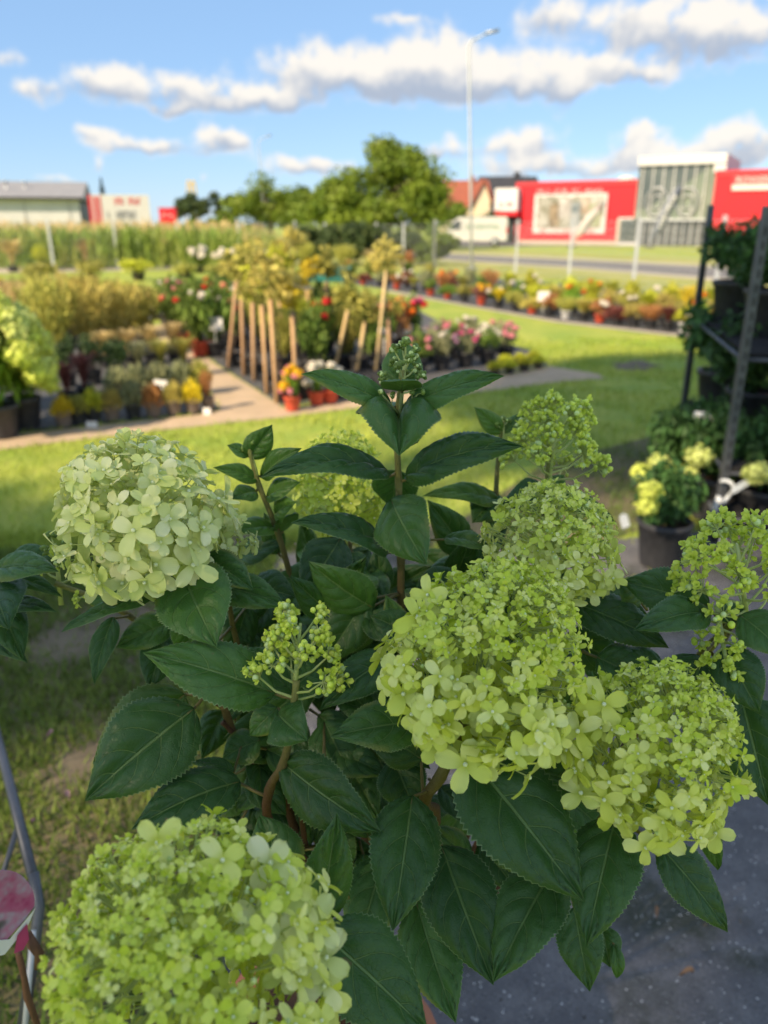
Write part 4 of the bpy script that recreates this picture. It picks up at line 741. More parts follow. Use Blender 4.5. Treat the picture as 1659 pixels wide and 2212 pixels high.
c_ = PY(1527, 908, pb.y+.35); q = MB(); q.tube([c_+Vector((-.07,0,.03)), c_+Vector((-.02,-.01,.025)), c_+Vector((.04,0,-.02)), c_+Vector((.075,.01,-.05))], [.018,.024,.016,.02], 7); tag(q.build('plastic_film', 'tag_white'), 'crumpled white plastic strip hanging from the lower trolley shelf', 'film')
# ------------------------------------------------------------------ shade trees behind the viewer
def shade_tree(lb, shadow_xy, hc, R0, seed, nl=9000, name='shade_tree', crad=.36, lf=.26):
    r_ = np.random.default_rng(seed); t = hc/SDIR.z; c0 = Vector((shadow_xy[0], shadow_xy[1], 0))+SDIR*t; root = thing(name, lb, 'tree', (c0.x, c0.y, 0), group='trees shading the foreground')
    q = MB(); q.tube([(0,0,0),(.1,0,hc*.4),(0,0,hc*.8)], [.35,.28,.2], 9); ncl = 60; d = r_.normal(size=(ncl, 3)); d /= np.linalg.norm(d, axis=1, keepdims=True); cl = d*(r_.uniform(.15, 1, (ncl, 1))**.5)*np.array([R0, R0, R0*.85])+np.array([0, 0, hc])
    for p_ in cl[::4]: q.tube([(0,0,hc*.5), tuple((p_+np.array([0,0,hc*.5]))/2), tuple(p_)], [.12,.07,.03], 5)
    q.build('trunk', 'bark', root); q = MB(); per = nl//ncl
    for p_ in cl:
        dd = rand_dirs(per); C = p_+dd*rng.random((per, 1))**.4*R0*crad; nr = unit(dd+rng.normal(size=(per, 3))*.6); A = unit(np.cross(nr, rng.normal(size=(per, 3))))*lf; q.leaves(C, A, np.cross(nr, unit(A))*lf*.5)
    q.build('crown', 'leaf_tree', root)
shade_tree('second broad tree behind the viewer shading the plants', (1.0, 1.45), 14, 1.9, 72, 980, crad=.5, lf=.13)
shade_tree('third broad tree behind the viewer shading the trolley', (6.1, 5.7), 14, 2.8, 73, 11000)
shade_tree('slim tree behind the viewer dappling the lawn before the trolley', (2.7, 7.0), 14, 1.7, 74, 4200)
shade_tree('thin tree behind the viewer dappling the left lawn', (-2.6, 2.2), 12, 1.5, 75, 900, crad=.24)
shade_tree('dense round tree behind the viewer shading the trolley', (4.3, 4.3), 14, 1.5, 76, 5000)
# ------------------------------------------------------------------ hydrangea in the foreground: materials
def leaf_material(name, dark, mid, back):
    m = bpy.data.materials.new(name); m.use_nodes = True; nt = m.node_tree; nt.nodes.clear(); b = NB(nt)
    uv = b.n('ShaderNodeTexCoord'); sp = b.n('ShaderNodeSeparateXYZ'); nt.links.new(uv.outputs['UV'], sp.inputs[0]); u, v = sp.outputs[0], sp.outputs[1]
    av = b.m('ABSOLUTE', b.m('MULTIPLY_ADD', v, 2.0, -1.0))                 # 0 at the midrib, 1 at the margin
    obj = uv.outputs['Object']
    wob = b.m('MULTIPLY_ADD', b.noise(obj, 60, 2), .10, -.05)
    ph = b.m('ADD', b.m('MULTIPLY', b.m('SUBTRACT', u, b.m('ADD', b.m('MULTIPLY', av, .20), b.m('MULTIPLY', b.m('POWER', av, 3.0), .25))), 4.8), wob)
    fr = b.m('ABSOLUTE', b.m('SUBTRACT', b.m('FRACT', ph), .5))
    side = b.m('MULTIPLY', b.ramp(fr, .042, .012), b.ramp(av, .94, .62))
    mid_ = b.ramp(av, .055, .018)
    vein = b.m('MAXIMUM', b.m('MULTIPLY', side, .75), mid_)
    net = b.n('ShaderNodeTexVoronoi', feature='DISTANCE_TO_EDGE'); b.set(net.inputs['Vector'], obj); net.inputs['Scale'].default_value = 260
    fine = b.ramp(net.outputs['Distance'], .10, .0)
    nz = b.noise(obj, 25, 4, .6); oi = b.n('ShaderNodeObjectInfo')
    col = b.mix(b.m('MULTIPLY_ADD', nz, .9, b.m('MULTIPLY_ADD', oi.outputs['Random'], .9, -.55), clamp=True), rgba(dark), rgba(mid))
    col = b.mix(b.m('MULTIPLY', vein, .55), col, rgba((.22,.34,.11))); col = b.mix(b.m('MULTIPLY', fine, .04), col, rgba((.10,.18,.06)))
    col = b.mix(b.m('MULTIPLY', b.m('GREATER_THAN', b.noise(obj, 420, 1), .74), .07), col, rgba((.25,.34,.18)))
    edge = b.m('MULTIPLY', b.ramp(av, .955, 1.0), .6); col = b.mix(edge, col, rgba((.30,.40,.20)))
    col = b.mix(b.m('MULTIPLY', b.m('MULTIPLY', b.ramp(av, .72, 1.0), b.ramp(b.noise(obj, 14, 3), .52, .66)), b.m('GREATER_THAN', oi.outputs['Random'], .55)), col, rgba((.22,.24,.05)))
    col = b.mix(b.m('MULTIPLY', b.ramp(b.noise(obj, 60, 2), .76, .79), .6), col, rgba((.14,.10,.04)))
    geo = b.n('ShaderNodeNewGeometry'); col = b.mix(b.m('MULTIPLY', geo.outputs['Backfacing'], .65), col, rgba(back))
    at = b.n('ShaderNodeAttribute', attribute_name='tint'); col = b.mix(b.m('GREATER_THAN', at.outputs['Fac'], .9), col, rgba((.20,.17,.06)))   # stalk
    p = b.n('ShaderNodeBsdfPrincipled'); b.set(p.inputs['Base Color'], col); p.inputs['Roughness'].default_value = .43; p.inputs['Specular IOR Level'].default_value = .5
    bn = b.n('ShaderNodeBump'); bn.inputs['Strength'].default_value = .8; bn.inputs['Distance'].default_value = .0016
    hgt = b.m('SUBTRACT', b.m('MULTIPLY_ADD', b.noise(obj, 320, 3), .14, b.m('MULTIPLY', fine, -.12)), b.m('MULTIPLY', vein, .8)); b.set(bn.inputs['Height'], hgt); nt.links.new(bn.outputs[0], p.inputs['Normal'])
    t = b.n('ShaderNodeBsdfTranslucent'); b.set(t.inputs[0], b.mix(.5, col, rgba((.10,.22,.02)))); mx = b.n('ShaderNodeMixShader'); mx.inputs[0].default_value = .16
    nt.links.new(p.outputs[0], mx.inputs[1]); nt.links.new(t.outputs[0], mx.inputs[2]); o = b.n('ShaderNodeOutputMaterial'); nt.links.new(mx.outputs[0], o.inputs[0]); MATS[name] = m
leaf_material('hydrangea_leaf', (.030,.096,.021), (.075,.188,.031), (.12,.22,.065))
leaf_material('hydrangea_leaf_fresh', (.06,.15,.022), (.12,.25,.035), (.15,.27,.06))
def petal_material(name, lo, hi):
    m = bpy.data.materials.new(name); m.use_nodes = True; nt = m.node_tree; nt.nodes.clear(); b = NB(nt)
    tcn = b.n('ShaderNodeTexCoord'); sp = b.n('ShaderNodeSeparateXYZ'); nt.links.new(tcn.outputs['UV'], sp.inputs[0]); u, v = sp.outputs[0], sp.outputs[1]
    at = b.n('ShaderNodeAttribute', attribute_name='tint'); oi = b.n('ShaderNodeObjectInfo')
    f = b.m('MULTIPLY_ADD', oi.outputs['Random'], .5, b.m('SUBTRACT', at.outputs['Fac'], .25), clamp=True)
    col = b.mix(f, rgba(lo), rgba(hi)); col = b.mix(b.ramp(u, .45, .0), col, rgba(tuple(c*.86 for c in lo)))
    ln = b.m('SINE', b.m('MULTIPLY', b.m('DIVIDE', b.m('SUBTRACT', v, .5), b.m('MULTIPLY_ADD', u, .6, .4)), 46.0)); col = b.mix(b.m('MULTIPLY', b.ramp(ln, .55, 1), .10), col, rgba((.40,.52,.08)))
    p = b.n('ShaderNodeBsdfPrincipled'); b.set(p.inputs['Base Color'], col); p.inputs['Roughness'].default_value = .55; p.inputs['Specular IOR Level'].default_value = .3
    t = b.n('ShaderNodeBsdfTranslucent'); b.set(t.inputs[0], col); mx = b.n('ShaderNodeMixShader'); mx.inputs[0].default_value = .20
    nt.links.new(p.outputs[0], mx.inputs[1]); nt.links.new(t.outputs[0], mx.inputs[2]); o = b.n('ShaderNodeOutputMaterial'); nt.links.new(mx.outputs[0], o.inputs[0]); MATS[name] = m
petal_material('petal_lime', (.72,.80,.11), (.91,.93,.40))
petal_material('petal_cream', (.70,.78,.26), (.90,.90,.54))
petal_material('petal_green', (.60,.73,.06), (.82,.89,.20))
mat('floret_eye', (.78,.84,.55), None, rough=.5); mat('bud_pale', (.62,.74,.36), (.50,.64,.20), 200, .5, tint=.2); mat('bud_green', (.54,.68,.07), (.68,.80,.16), 200, .5, tint=.3, transl=.1)
mat('rachis', (.42,.50,.15), (.52,.58,.24), 40, .6)
mat('stem_bark', (.22,.25,.06), (.28,.29,.09), 60, .65, .3, 300, c3=(.10,.045,.028))
mat('terracotta', (.42,.17,.09), (.36,.14,.075), 6, .8)
# ------------------------------------------------------------------ florets
def floret_mesh(colm, openness, seed, lo=False):
    r_ = random.Random(seed); q = MB(); us = [0, .38, .80, 1.0] if lo else [0, .22, .48, .72, .90, 1.0]; vsn = [-1, 0, 1] if lo else [-1, -.5, 0, .5, 1]; nn = len(vsn); sp0 = r_.uniform(0, 1.5)
    for k in range(4):
        a = sp0+k*math.pi/2+r_.uniform(-.14, .14); l = r_.uniform(.84, 1.16); wd = r_.uniform(.37, .52); tilt = (1-openness)*1.15+r_.uniform(-.25, .35); cup = r_.uniform(-.05, .32); tw = r_.uniform(-.25, .25); ca, sa = math.cos(a), math.sin(a); V = []; UVs = []
        for u in us:
            w_ = wd*(u+.02)**.55*max(0.0, 1-u**3.2)**.5
            for v in vsn:
                x = u*l; y = v*w_; z = cup*(v*v)*w_*1.2-cup*.5*u*u + tw*v*w_*u + .05*u*math.sin(v*2.6+a*7)+.035*u*u*math.sin(v*5+a*3)
                cx, sx = math.cos(tilt), math.sin(tilt); X = x*cx-z*sx; Z = x*sx+z*cx; Z -= .10*u*u*openness
                V.append((ca*X-sa*y, sa*X+ca*y, Z+.02*(k % 2))); UVs.append((u, v*.5+.5))
        F = [(i*nn+j, (i+1)*nn+j, (i+1)*nn+j+1, i*nn+j+1) for i in range(len(us)-1) for j in range(nn-1)]
        q.add(V, F, 0, r_.uniform(.0, 1.0), UVs)
    q.ball((0, 0, .07), .10, 1, .5, 5 if lo else 6, 3 if lo else 4); return q
FLO = {}
for colm in ('petal_lime', 'petal_cream', 'petal_green'):
    for oc, op in (('open', .88), ('half', .55), ('shut', .18)):
        for i in range(9):
            q = floret_mesh(colm, op+random.uniform(-.1, .1), i*31+len(oc)*7); FLO[(colm, oc, i)] = (q, q.build('floret', [colm, 'floret_eye'], link=False), floret_mesh(colm, op, i*31+len(oc)*7, True))
# ------------------------------------------------------------------ the plant
SOIL = P(905, 2130, .93); PB = Vector((-.10, .74, 0)); PH = .40
PLANT = thing('hydrangea', 'tall hydrangea with big lime green flower heads and dark leaves in front', 'hydrangea', PB)
SIDE = thing('hydrangea', 'dark hydrangea leaves of a neighbouring plant cut by the left edge', 'hydrangea', P(-120, 1500, 1.0)*1.0)
SIDE.location.z = 0
q = MB(); q.lathe([(.0,.0),(.13,.0),(.135,.02),(.17,.34),(.185,.34),(.19,.355),(.188,PH),(.17,PH),(.165,.37),(.0,.365)], 28, mis=[0]*8+[1]); q.build('pot', ['terracotta', 'soil'], PLANT)
STEMS = []
def stem(px, r0, r1, plant=PLANT, to_pot=True, tints=(0, 1), name='stem'):
    pts = [P(*p) for p in px]
    if to_pot: pts = pts+[PB+Vector((random.uniform(-.05, .05), random.uniform(-.05, .05), PH-.03))]
    out = []
    for i in range(len(pts)-1):                       # smooth with Catmull-Rom
        p0, p1, p2, p3 = pts[max(i-1, 0)], pts[i], pts[i+1], pts[min(i+2, len(pts)-1)]
        for t in (0, .25, .5, .75): out.append(.5*((2*p1)+(p2-p0)*t+(2*p0-5*p1+4*p2-p3)*t*t+(3*p1-p0-3*p2+p3)*t**3))
    out.append(pts[-1]); n = len(out); STEMS.append((out, plant))
    q = MB(); q.tube(out, [r0+(r1-r0)*i/(n-1)+(.0006 if i % 4 == 0 else 0) for i in range(n)], 8, 0, [tints[0]+(tints[1]-tints[0])*min(1, 1.5*i/(n-1)) for i in range(n)])
    return q.build(name, 'stem_bark', plant, off=plant.location)
stem([(869,800,.655),(861,880,.66),(858,960,.672),(861,1040,.685),(863,1120,.70),(866,1210,.715),(866,1310,.735),(868,1450,.77),(880,1700,.82),(890,2000,.88)], .0023, .0045, tints=(0, .9))
stem([(538,970,.74),(560,1050,.75),(600,1150,.77),(640,1290,.79),(700,1500,.83),(800,1800,.88)], .002, .0045, tints=(.1, .9))
stem([(1010,1540,.575),(985,1600,.572),(950,1680,.60),(915,1735,.64),(905,1850,.72)], .0042, .0055, tints=(.25, .9))
stem([(640,1470,.60),(630,1560,.605),(612,1650,.62),(582,1705,.64),(586,1790,.68),(680,1950,.80)], .0026, .0050, tints=(.1, 1.2))
stem([(757,1150,.78),(757,1370,.80),(800,1650,.84)], .002, .004, tints=(.5, 1))
stem([(400,1240,.63),(440,1340,.66),(470,1470,.69),(520,1620,.72),(640,1800,.80)], .0028, .005, tints=(.2, 1))
stem([(1330,1735,.57),(1240,1830,.66),(1080,1950,.78)], .003, .005, tints=(.2, 1))
stem([(1168,1275,.69),(1150,1400,.72),(1110,1600,.77),(990,1900,.86)], .0028, .005, tints=(.2, 1))
stem([(1186,980,.775),(1180,1070,.785),(1165,1200,.80),(1120,1450,.84),(990,1850,.9)], .0022, .0045, tints=(0, .9))
stem([(1086,910,.82),(1078,970,.825),(1072,1090,.83),(1085,1300,.85),(980,1850,.92)], .002, .004, tints=(0, .9))
stem([(1600,1330,.63),(1530,1400,.67),(1420,1520,.73),(1150,1850,.83)], .0035, .005, tints=(.0, 1))
stem([(560,2240,.48),(640,2340,.56)], .004, .005, tints=(.2, 1))
stem([(742,1130,.82),(745,1300,.83),(800,1650,.86)], .0022, .004, tints=(.2, 1))
stem([(480,1190,.71),(520,1420,.75),(640,1720,.82)], .0022, .004, tints=(.4, 1))
stem([(120,1260,.72),(280,1330,.73),(430,1480,.75),(600,1720,.82)], .0022, .004, tints=(.2, 1))
stem([(-60,1240,.70),(-40,1400,.72),(-60,1700,.8)], .003, .005, SIDE, False, (.8, 1))
stem([(700,1640,.68),(640,1740,.72),(660,1830,.78)], .002, .003, tints=(1, 1)); stem([(480,1560,.70),(515,1600,.71),(560,1700,.74)], .002, .003, tints=(1, 1))
def leaf(b_, t_, W, roll=0, arch=.12, fold=.22, plant=PLANT, m='hydrangea_leaf', wav=.06, attach=True, W_m=None, seed=None):
    r_ = random.Random(seed if seed is not None else int(b_.x*9e4)+int(b_.z*7e4)); L = (t_-b_).length; T = (t_-b_).normalized(); mid = (b_+t_)/2; toc = (EYE-mid).normalized()
    if roll == 'U': N = Vector((0, 0, 1)); N = (N-T*N.dot(T)).normalized()
    elif roll == 'F': N = Vector((0, 0, -1)); N = (N-T*N.dot(T)).normalized()
    else:
        Nc = toc-T*toc.dot(T)
        Nc = Nc.normalized() if Nc.length > .05 else T.orthogonal().normalized()
        sd = T.cross(Nc); ref = sd.z if abs(T.z) < .75 else sd.x
        if ref < 0: sd = -sd
        a = math.radians(roll); N = (Nc*math.cos(a)+sd*math.sin(a)).normalized()
    W = W_m if W_m else W*mid.dot(FW)/KPX if False else (W_m or W*((mid-EYE).dot(FW))/KPX)
    Cc = mid+N*arch*L*1.6; nu, nv = 54, 14; V = []; UVs = []; ph = r_.uniform(0, 6.28); twist = r_.uniform(-.25, .25); corr = .040*L
    fu = lambda u: (max(u, 1e-6)**.62)*((1-u)**1.06)/((.369**.62)*(.631**1.06))
    for i in range(nu+1):
        u = i/nu; p_ = b_*(1-u)**2+Cc*2*u*(1-u)+t_*u*u; tg = ((Cc-b_)*(1-u)+(t_-Cc)*u).normalized(); n_ = (N-tg*N.dot(tg)).normalized(); a = twist*(u-.3); sdv = tg.cross(n_); n2 = n_*math.cos(a)+sdv*math.sin(a); sdv = tg.cross(n2)
        w_ = W/2*fu(u)*(1-.08*math.exp(-((u-.93)/.06)**2)); w_ = max(w_, .00015)
        for j in range(nv+1):
            v = -1+2*j/nv; av = abs(v); tooth = (1+((.034 if i % 2 else -.026)*(.4+1.2*abs(math.sin(i*i*.37+ph))))) if (j in (0, nv) and 0 < i < nu) else 1
            phs = ((u-.20*av-.25*av**3)*4.8) % 1; ridge = abs(math.cos(math.pi*phs))**.7        # veins (phase .5) sit in furrows
            z = fold*w_*(1-math.exp(-3*av))*.9 - .55*fold*w_*av**3 + corr*ridge*min(1, av*3)*(1-av**5)*(1 if u < .9 else max(0, (1-u)*10)) + wav*w_*math.sin(u*9+ph+(1.3 if v > 0 else 0))*av**2*1.3
            V.append(tuple(p_+sdv*(v*w_*tooth)+n2*z)); UVs.append((max(u, .002), v*.5+.5))
    n1 = nv+1; F = [(i*n1+j, i*n1+j+1, (i+1)*n1+j+1, (i+1)*n1+j) for i in range(nu) for j in range(nv)]
    q = MB(); q.add(V, F, 0, .5, UVs)
    tg0 = (Cc-b_).normalized(); rp = .0011+.004*W; tip_in = b_+tg0*L*.06-N*rp*.3
    best = None
    if attach:
        for pts, pl in STEMS:
            if pl is not plant: continue
            for s_ in pts:
                dd = (s_-b_).length
                if best is None or dd < best[0]: best = (dd, s_)
    end = best[1] if best and best[0] < .05 else b_-tg0*.014
    q.tube([tip_in, b_-N*rp*.3, b_.lerp(end, .5)-N*.001, end], [rp*.6, rp, rp*1.1, rp*1.3], 6, 0, 1.0)
    return q.build('leaf', m, plant, off=plant.location)
LV = [  # base x, y, depth, tip x, y, depth, width in photo pixels, roll, arch, fold
 (840,877,.655, 650,808,.610,90,44,.08,.26),(880,880,.655, 1090,812,.612,90,44,.08,.26),(866,832,.668, 874,733,.690,88,0,.03,.12),(868,846,.652, 866,822,.612,92,'U',.06,.10),
 (860,900,.664, 862,984,.600,180,'U',.10,.95),(858,905,.670, 832,872,.735,120,'U',.02,.2),(866,905,.675, 905,950,.72,80,20,.1,.2),
 (836,1030,.680, 562,1032,.612,102,50,.17,.34),(882,1034,.680, 1130,964,.620,114,40,.14,.36),(858,1015,.692, 846,1096,.735,100,0,.02,.16),
 (832,1195,.705, 627,1130,.640,98,52,.14,.34),(846,1082,.690, 922,1220,.640,138,-14,.08,.12),(962,1165,.712, 1062,1190,.690,62,52,.14,.3),(880,1190,.72, 905,1200,.75,80,'U',.1,.2),
 # shoot at the left
 (538,988,.745, 588,917,.735,62,10,.05,.2),(536,985,.745, 490,962,.735,36,40,.1,.2),(556,1036,.75, 460,1010,.72,44,30,.10,.2),(566,1030,.752, 652,968,.730,60,34,.12,.3),(553,1062,.755, 498,1078,.735,52,35,.1,.2),(578,1075,.758, 650,1042,.735,56,40,.12,.3),(588,1140,.768, 505,1150,.73,60,40,.1,.3),(610,1150,.77, 640,1110,.74,60,'U',.1,.3),(596,1110,.766, 640,1085,.73,60,30,.1,.2),
 # shoot at the top right
 (1084,935,.822, 1024,879,.815,44,5,.03,.2),(1090,935,.822, 1137,888,.82,34,40,.05,.2),(1076,1085,.828, 912,1072,.78,62,42,.12,.3),(1075,1070,.83, 1020,1130,.80,90,10,.1,.2),(1070,1085,.83, 1060,1150,.80,70,0,.1,.2),
 (1182,1068,.786, 1082,1090,.74,86,12,.10,.2),(1190,1064,.788, 1218,1025,.80,44,-10,.05,.2),(1190,1070,.79, 1330,1128,.77,60,40,.1,.25),
 # below the left flower head
 (392,1232,.64, 468,1398,.595,172,-8,.06,.16),(440,1205,.665, 548,1275,.64,86,20,.08,.22),(398,1180,.66, 440,1240,.63,46,30,.12,.3),(330,1290,.655, 132,1366,.62,64,58,.06,.36),(280,1275,.70, 180,1300,.69,78,20,.1,.2),(245,1335,.69, 204,1478,.665,62,30,.08,.25),(370,1345,.72, 250,1400,.70,80,20,.12,.2),(360,1370,.73, 320,1490,.70,86,0,.1,.2),(420,1300,.68, 400,1420,.70,90,10,.1,.2),
 (460,1270,.69, 622,1312,.66,92,30,.12,.25),(540,1270,.73, 640,1290,.71,100,20,.1,.2),
 # around the bud cluster
 (592,1498,.615, 308,1410,.585,150,26,.06,.26),(640,1480,.63, 690,1440,.64,110,15,.05,.2),(602,1545,.605, 664,1600,.575,112,-6,.10,.30),(640,1500,.64, 500,1400,.67,110,25,.08,.2),(600,1530,.62, 540,1590,.62,70,20,.1,.2),
 (418,1532,.660, 183,1730,.615,196,16,.06,.28),(400,1500,.70, 200,1650,.69,150,0,.05,.15),(516,1690,.655, 284,1792,.605,138,30,.10,.26),(505,1668,.67, 412,1650,.675,46,55,.12,.4),(612,1648,.625, 824,1798,.575,142,-20,.07,.20),
 (560,1600,.70, 480,1640,.69,90,30,.1,.2),(700,1560,.72, 760,1680,.69,110,0,.1,.2),(830,1575,.64, 690,1450,.66,90,30,.1,.2),
 # centre and right
 (906,1560,.61, 712,1592,.585,120,22,.08,.24),(850,1420,.66, 690,1535,.62,110,30,.10,.25),(790,1330,.71, 900,1400,.68,84,25,.1,.25),(880,1370,.70, 800,1330,.69,80,20,.1,.2),
 (890,1722,.605, 848,2012,.545,158,-6,.05,.14),(1008,1628,.585, 1262,1948,.535,222,14,.05,.16),(1330,1765,.575, 1266,2046,.530,158,6,.05,.14),(1422,1825,.57, 1572,2014,.555,112,24,.08,.22),(955,1830,.625, 1066,2128,.565,166,-8,.05,.14),(1200,1870,.60, 1066,2122,.555,150,16,.06,.16),
 (830,1850,.68, 768,2072,.64,128,8,.08,.16),(900,1950,.66, 985,2210,.60,140,-10,.06,.16),(690,1990,.56, 728,1756,.56,112,10,.05,.2),(745,1905,.62, 700,1835,.63,64,40,.2,.3),(620,1900,.60, 560,1760,.62,120,10,.05,.2),(690,2010,.54, 925,2230,.52,200,10,.06,.16),
 (1240,1960,.66, 1274,2142,.64,100,-5,.06,.16),(1300,2000,.67, 1318,2090,.66,70,0,.1,.2),(1326,2040,.66, 1330,2112,.66,32,20,.3,.3),(1500,1720,.60, 1550,1880,.62,60,20,.1,.2),
 (910,1640,.66, 780,1560,.66,100,10,.1,.2),(850,1640,.68, 900,1760,.66,110,0,.08,.2),(985,1600,.62, 1090,1640,.60,60,10,.1,.2),(1090,1650,.62, 1310,1720,.60,140,30,.1,.2),(1100,1760,.68, 1160,1900,.66,150,0,.1,.2),
 (1385,1300,.70, 1335,1250,.69,80,20,.1,.2),(1528,1322,.62, 1368,1362,.585,92,26,.10,.25),(1530,1310,.66, 1340,1255,.68,120,20,.08,.2),(1230,1300,.70, 1445,1400,.68,110,30,.08,.25),(1250,1280,.74, 1400,1330,.73,90,30,.08,.2),(1290,1420,.68, 1400,1480,.67,110,20,.1,.2),(1440,1450,.67, 1290,1440,.68,100,30,.1,.2),
 (1515,1420,.64, 1480,1530,.62,130,-10,.08,.2),(1560,1400,.62, 1640,1540,.60,110,10,.08,.2),(1600,1330,.62, 1700,1420,.60,100,25,.1,.2),(1600,1500,.64, 1660,1740,.62,160,0,.06,.16),(1580,1560,.66, 1600,1720,.64,150,0,.06,.16),(1590,1350,.63, 1560,1290,.66,60,20,.1,.2),
 (760,1240,.745, 762,1312,.70,112,5,.10,.2),(735,1165,.77, 655,1300,.74,110,10,.1,.22),(800,1240,.76, 700,1230,.77,90,25,.1,.2),(900,1290,.75, 1010,1240,.74,90,30,.1,.2),(850,1290,.76, 940,1370,.74,100,10,.1,.2),(690,1280,.79, 600,1240,.78,120,20,.1,.2),(770,1380,.77, 720,1470,.74,110,0,.1,.2),(1010,1290,.77, 1130,1270,.77,90,30,.1,.2),
]
for i, s_ in enumerate(LV):
    leaf(P(*s_[0:3]), P(*s_[3:6]), s_[6], s_[7], s_[8], s_[9], seed=i, wav=.05+.05*((i*37) % 10)/10, m='hydrangea_leaf_fresh' if (s_[6] < 66 and s_[2] > .7) or i in (2, 3, 14, 23) else 'hydrangea_leaf')
for s_ in [(-10,1235,.70, 128,1235,.66,86,40,.10,.3),(-20,1260,.70, 20,1360,.64,130,0,.08,.2),(-10,1290,.71, 50,1428,.68,84,10,.08,.2),(10,1310,.72, 122,1322,.69,52,40,.1,.25),(-30,1370,.72, 60,1432,.69,60,20,.1,.2),(20,1215,.73, 140,1200,.75,70,40,.1,.25),(0,1240,.72, 135,1290,.71,50,35,.1,.25)]:
    leaf(P(*s_[0:3]), P(*s_[3:6]), s_[6], s_[7], s_[8], s_[9], plant=SIDE)
# inner leaves that fill the shrub behind the ones picked out above
rr = random.Random(5)
for i in range(105):
    x = rr.uniform(440, 1360); y = rr.uniform(1250, 1880); d = rr.uniform(.70, .86); a = rr.uniform(-2.6, -.5) if rr.random() < .3 else rr.uniform(.3, 2.8); l = rr.uniform(110, 190)*.66/d
    if y > 1750 and not 640 < x < 1250: continue
    leaf(P(x, y, d), P(x+math.cos(a)*l, y+math.sin(a)*l, d-rr.uniform(.0, .05)), l*rr.uniform(.55, .7), rr.uniform(-25, 45), .08, .2, seed=500+i)
for i in range(95):
    x = rr.uniform(480, 1080); y = rr.uniform(1170, 1560); d = rr.uniform(.76, .93); a = rr.uniform(-2.9, -.2) if rr.random() < .4 else rr.uniform(.2, 2.9); l = rr.uniform(110, 180)*.66/d
    leaf(P(x, y, d), P(x+math.cos(a)*l, y+math.sin(a)*l, d-rr.uniform(.0, .06)), l*rr.uniform(.55, .7), rr.uniform(-25, 50), .10, .25, seed=700+i)
for i in range(42):
    x = rr.uniform(470, 840); y = rr.uniform(1540, 1850); d = rr.uniform(.70, .84); a = rr.uniform(.1, 3.0); l = rr.uniform(110, 170)*.66/d
    leaf(P(x, y, d), P(x+math.cos(a)*l, y+math.sin(a)*l, d-rr.uniform(.0, .05)), l*rr.uniform(.5, .7), rr.uniform(-25, 45), .10, .25, seed=900+i)
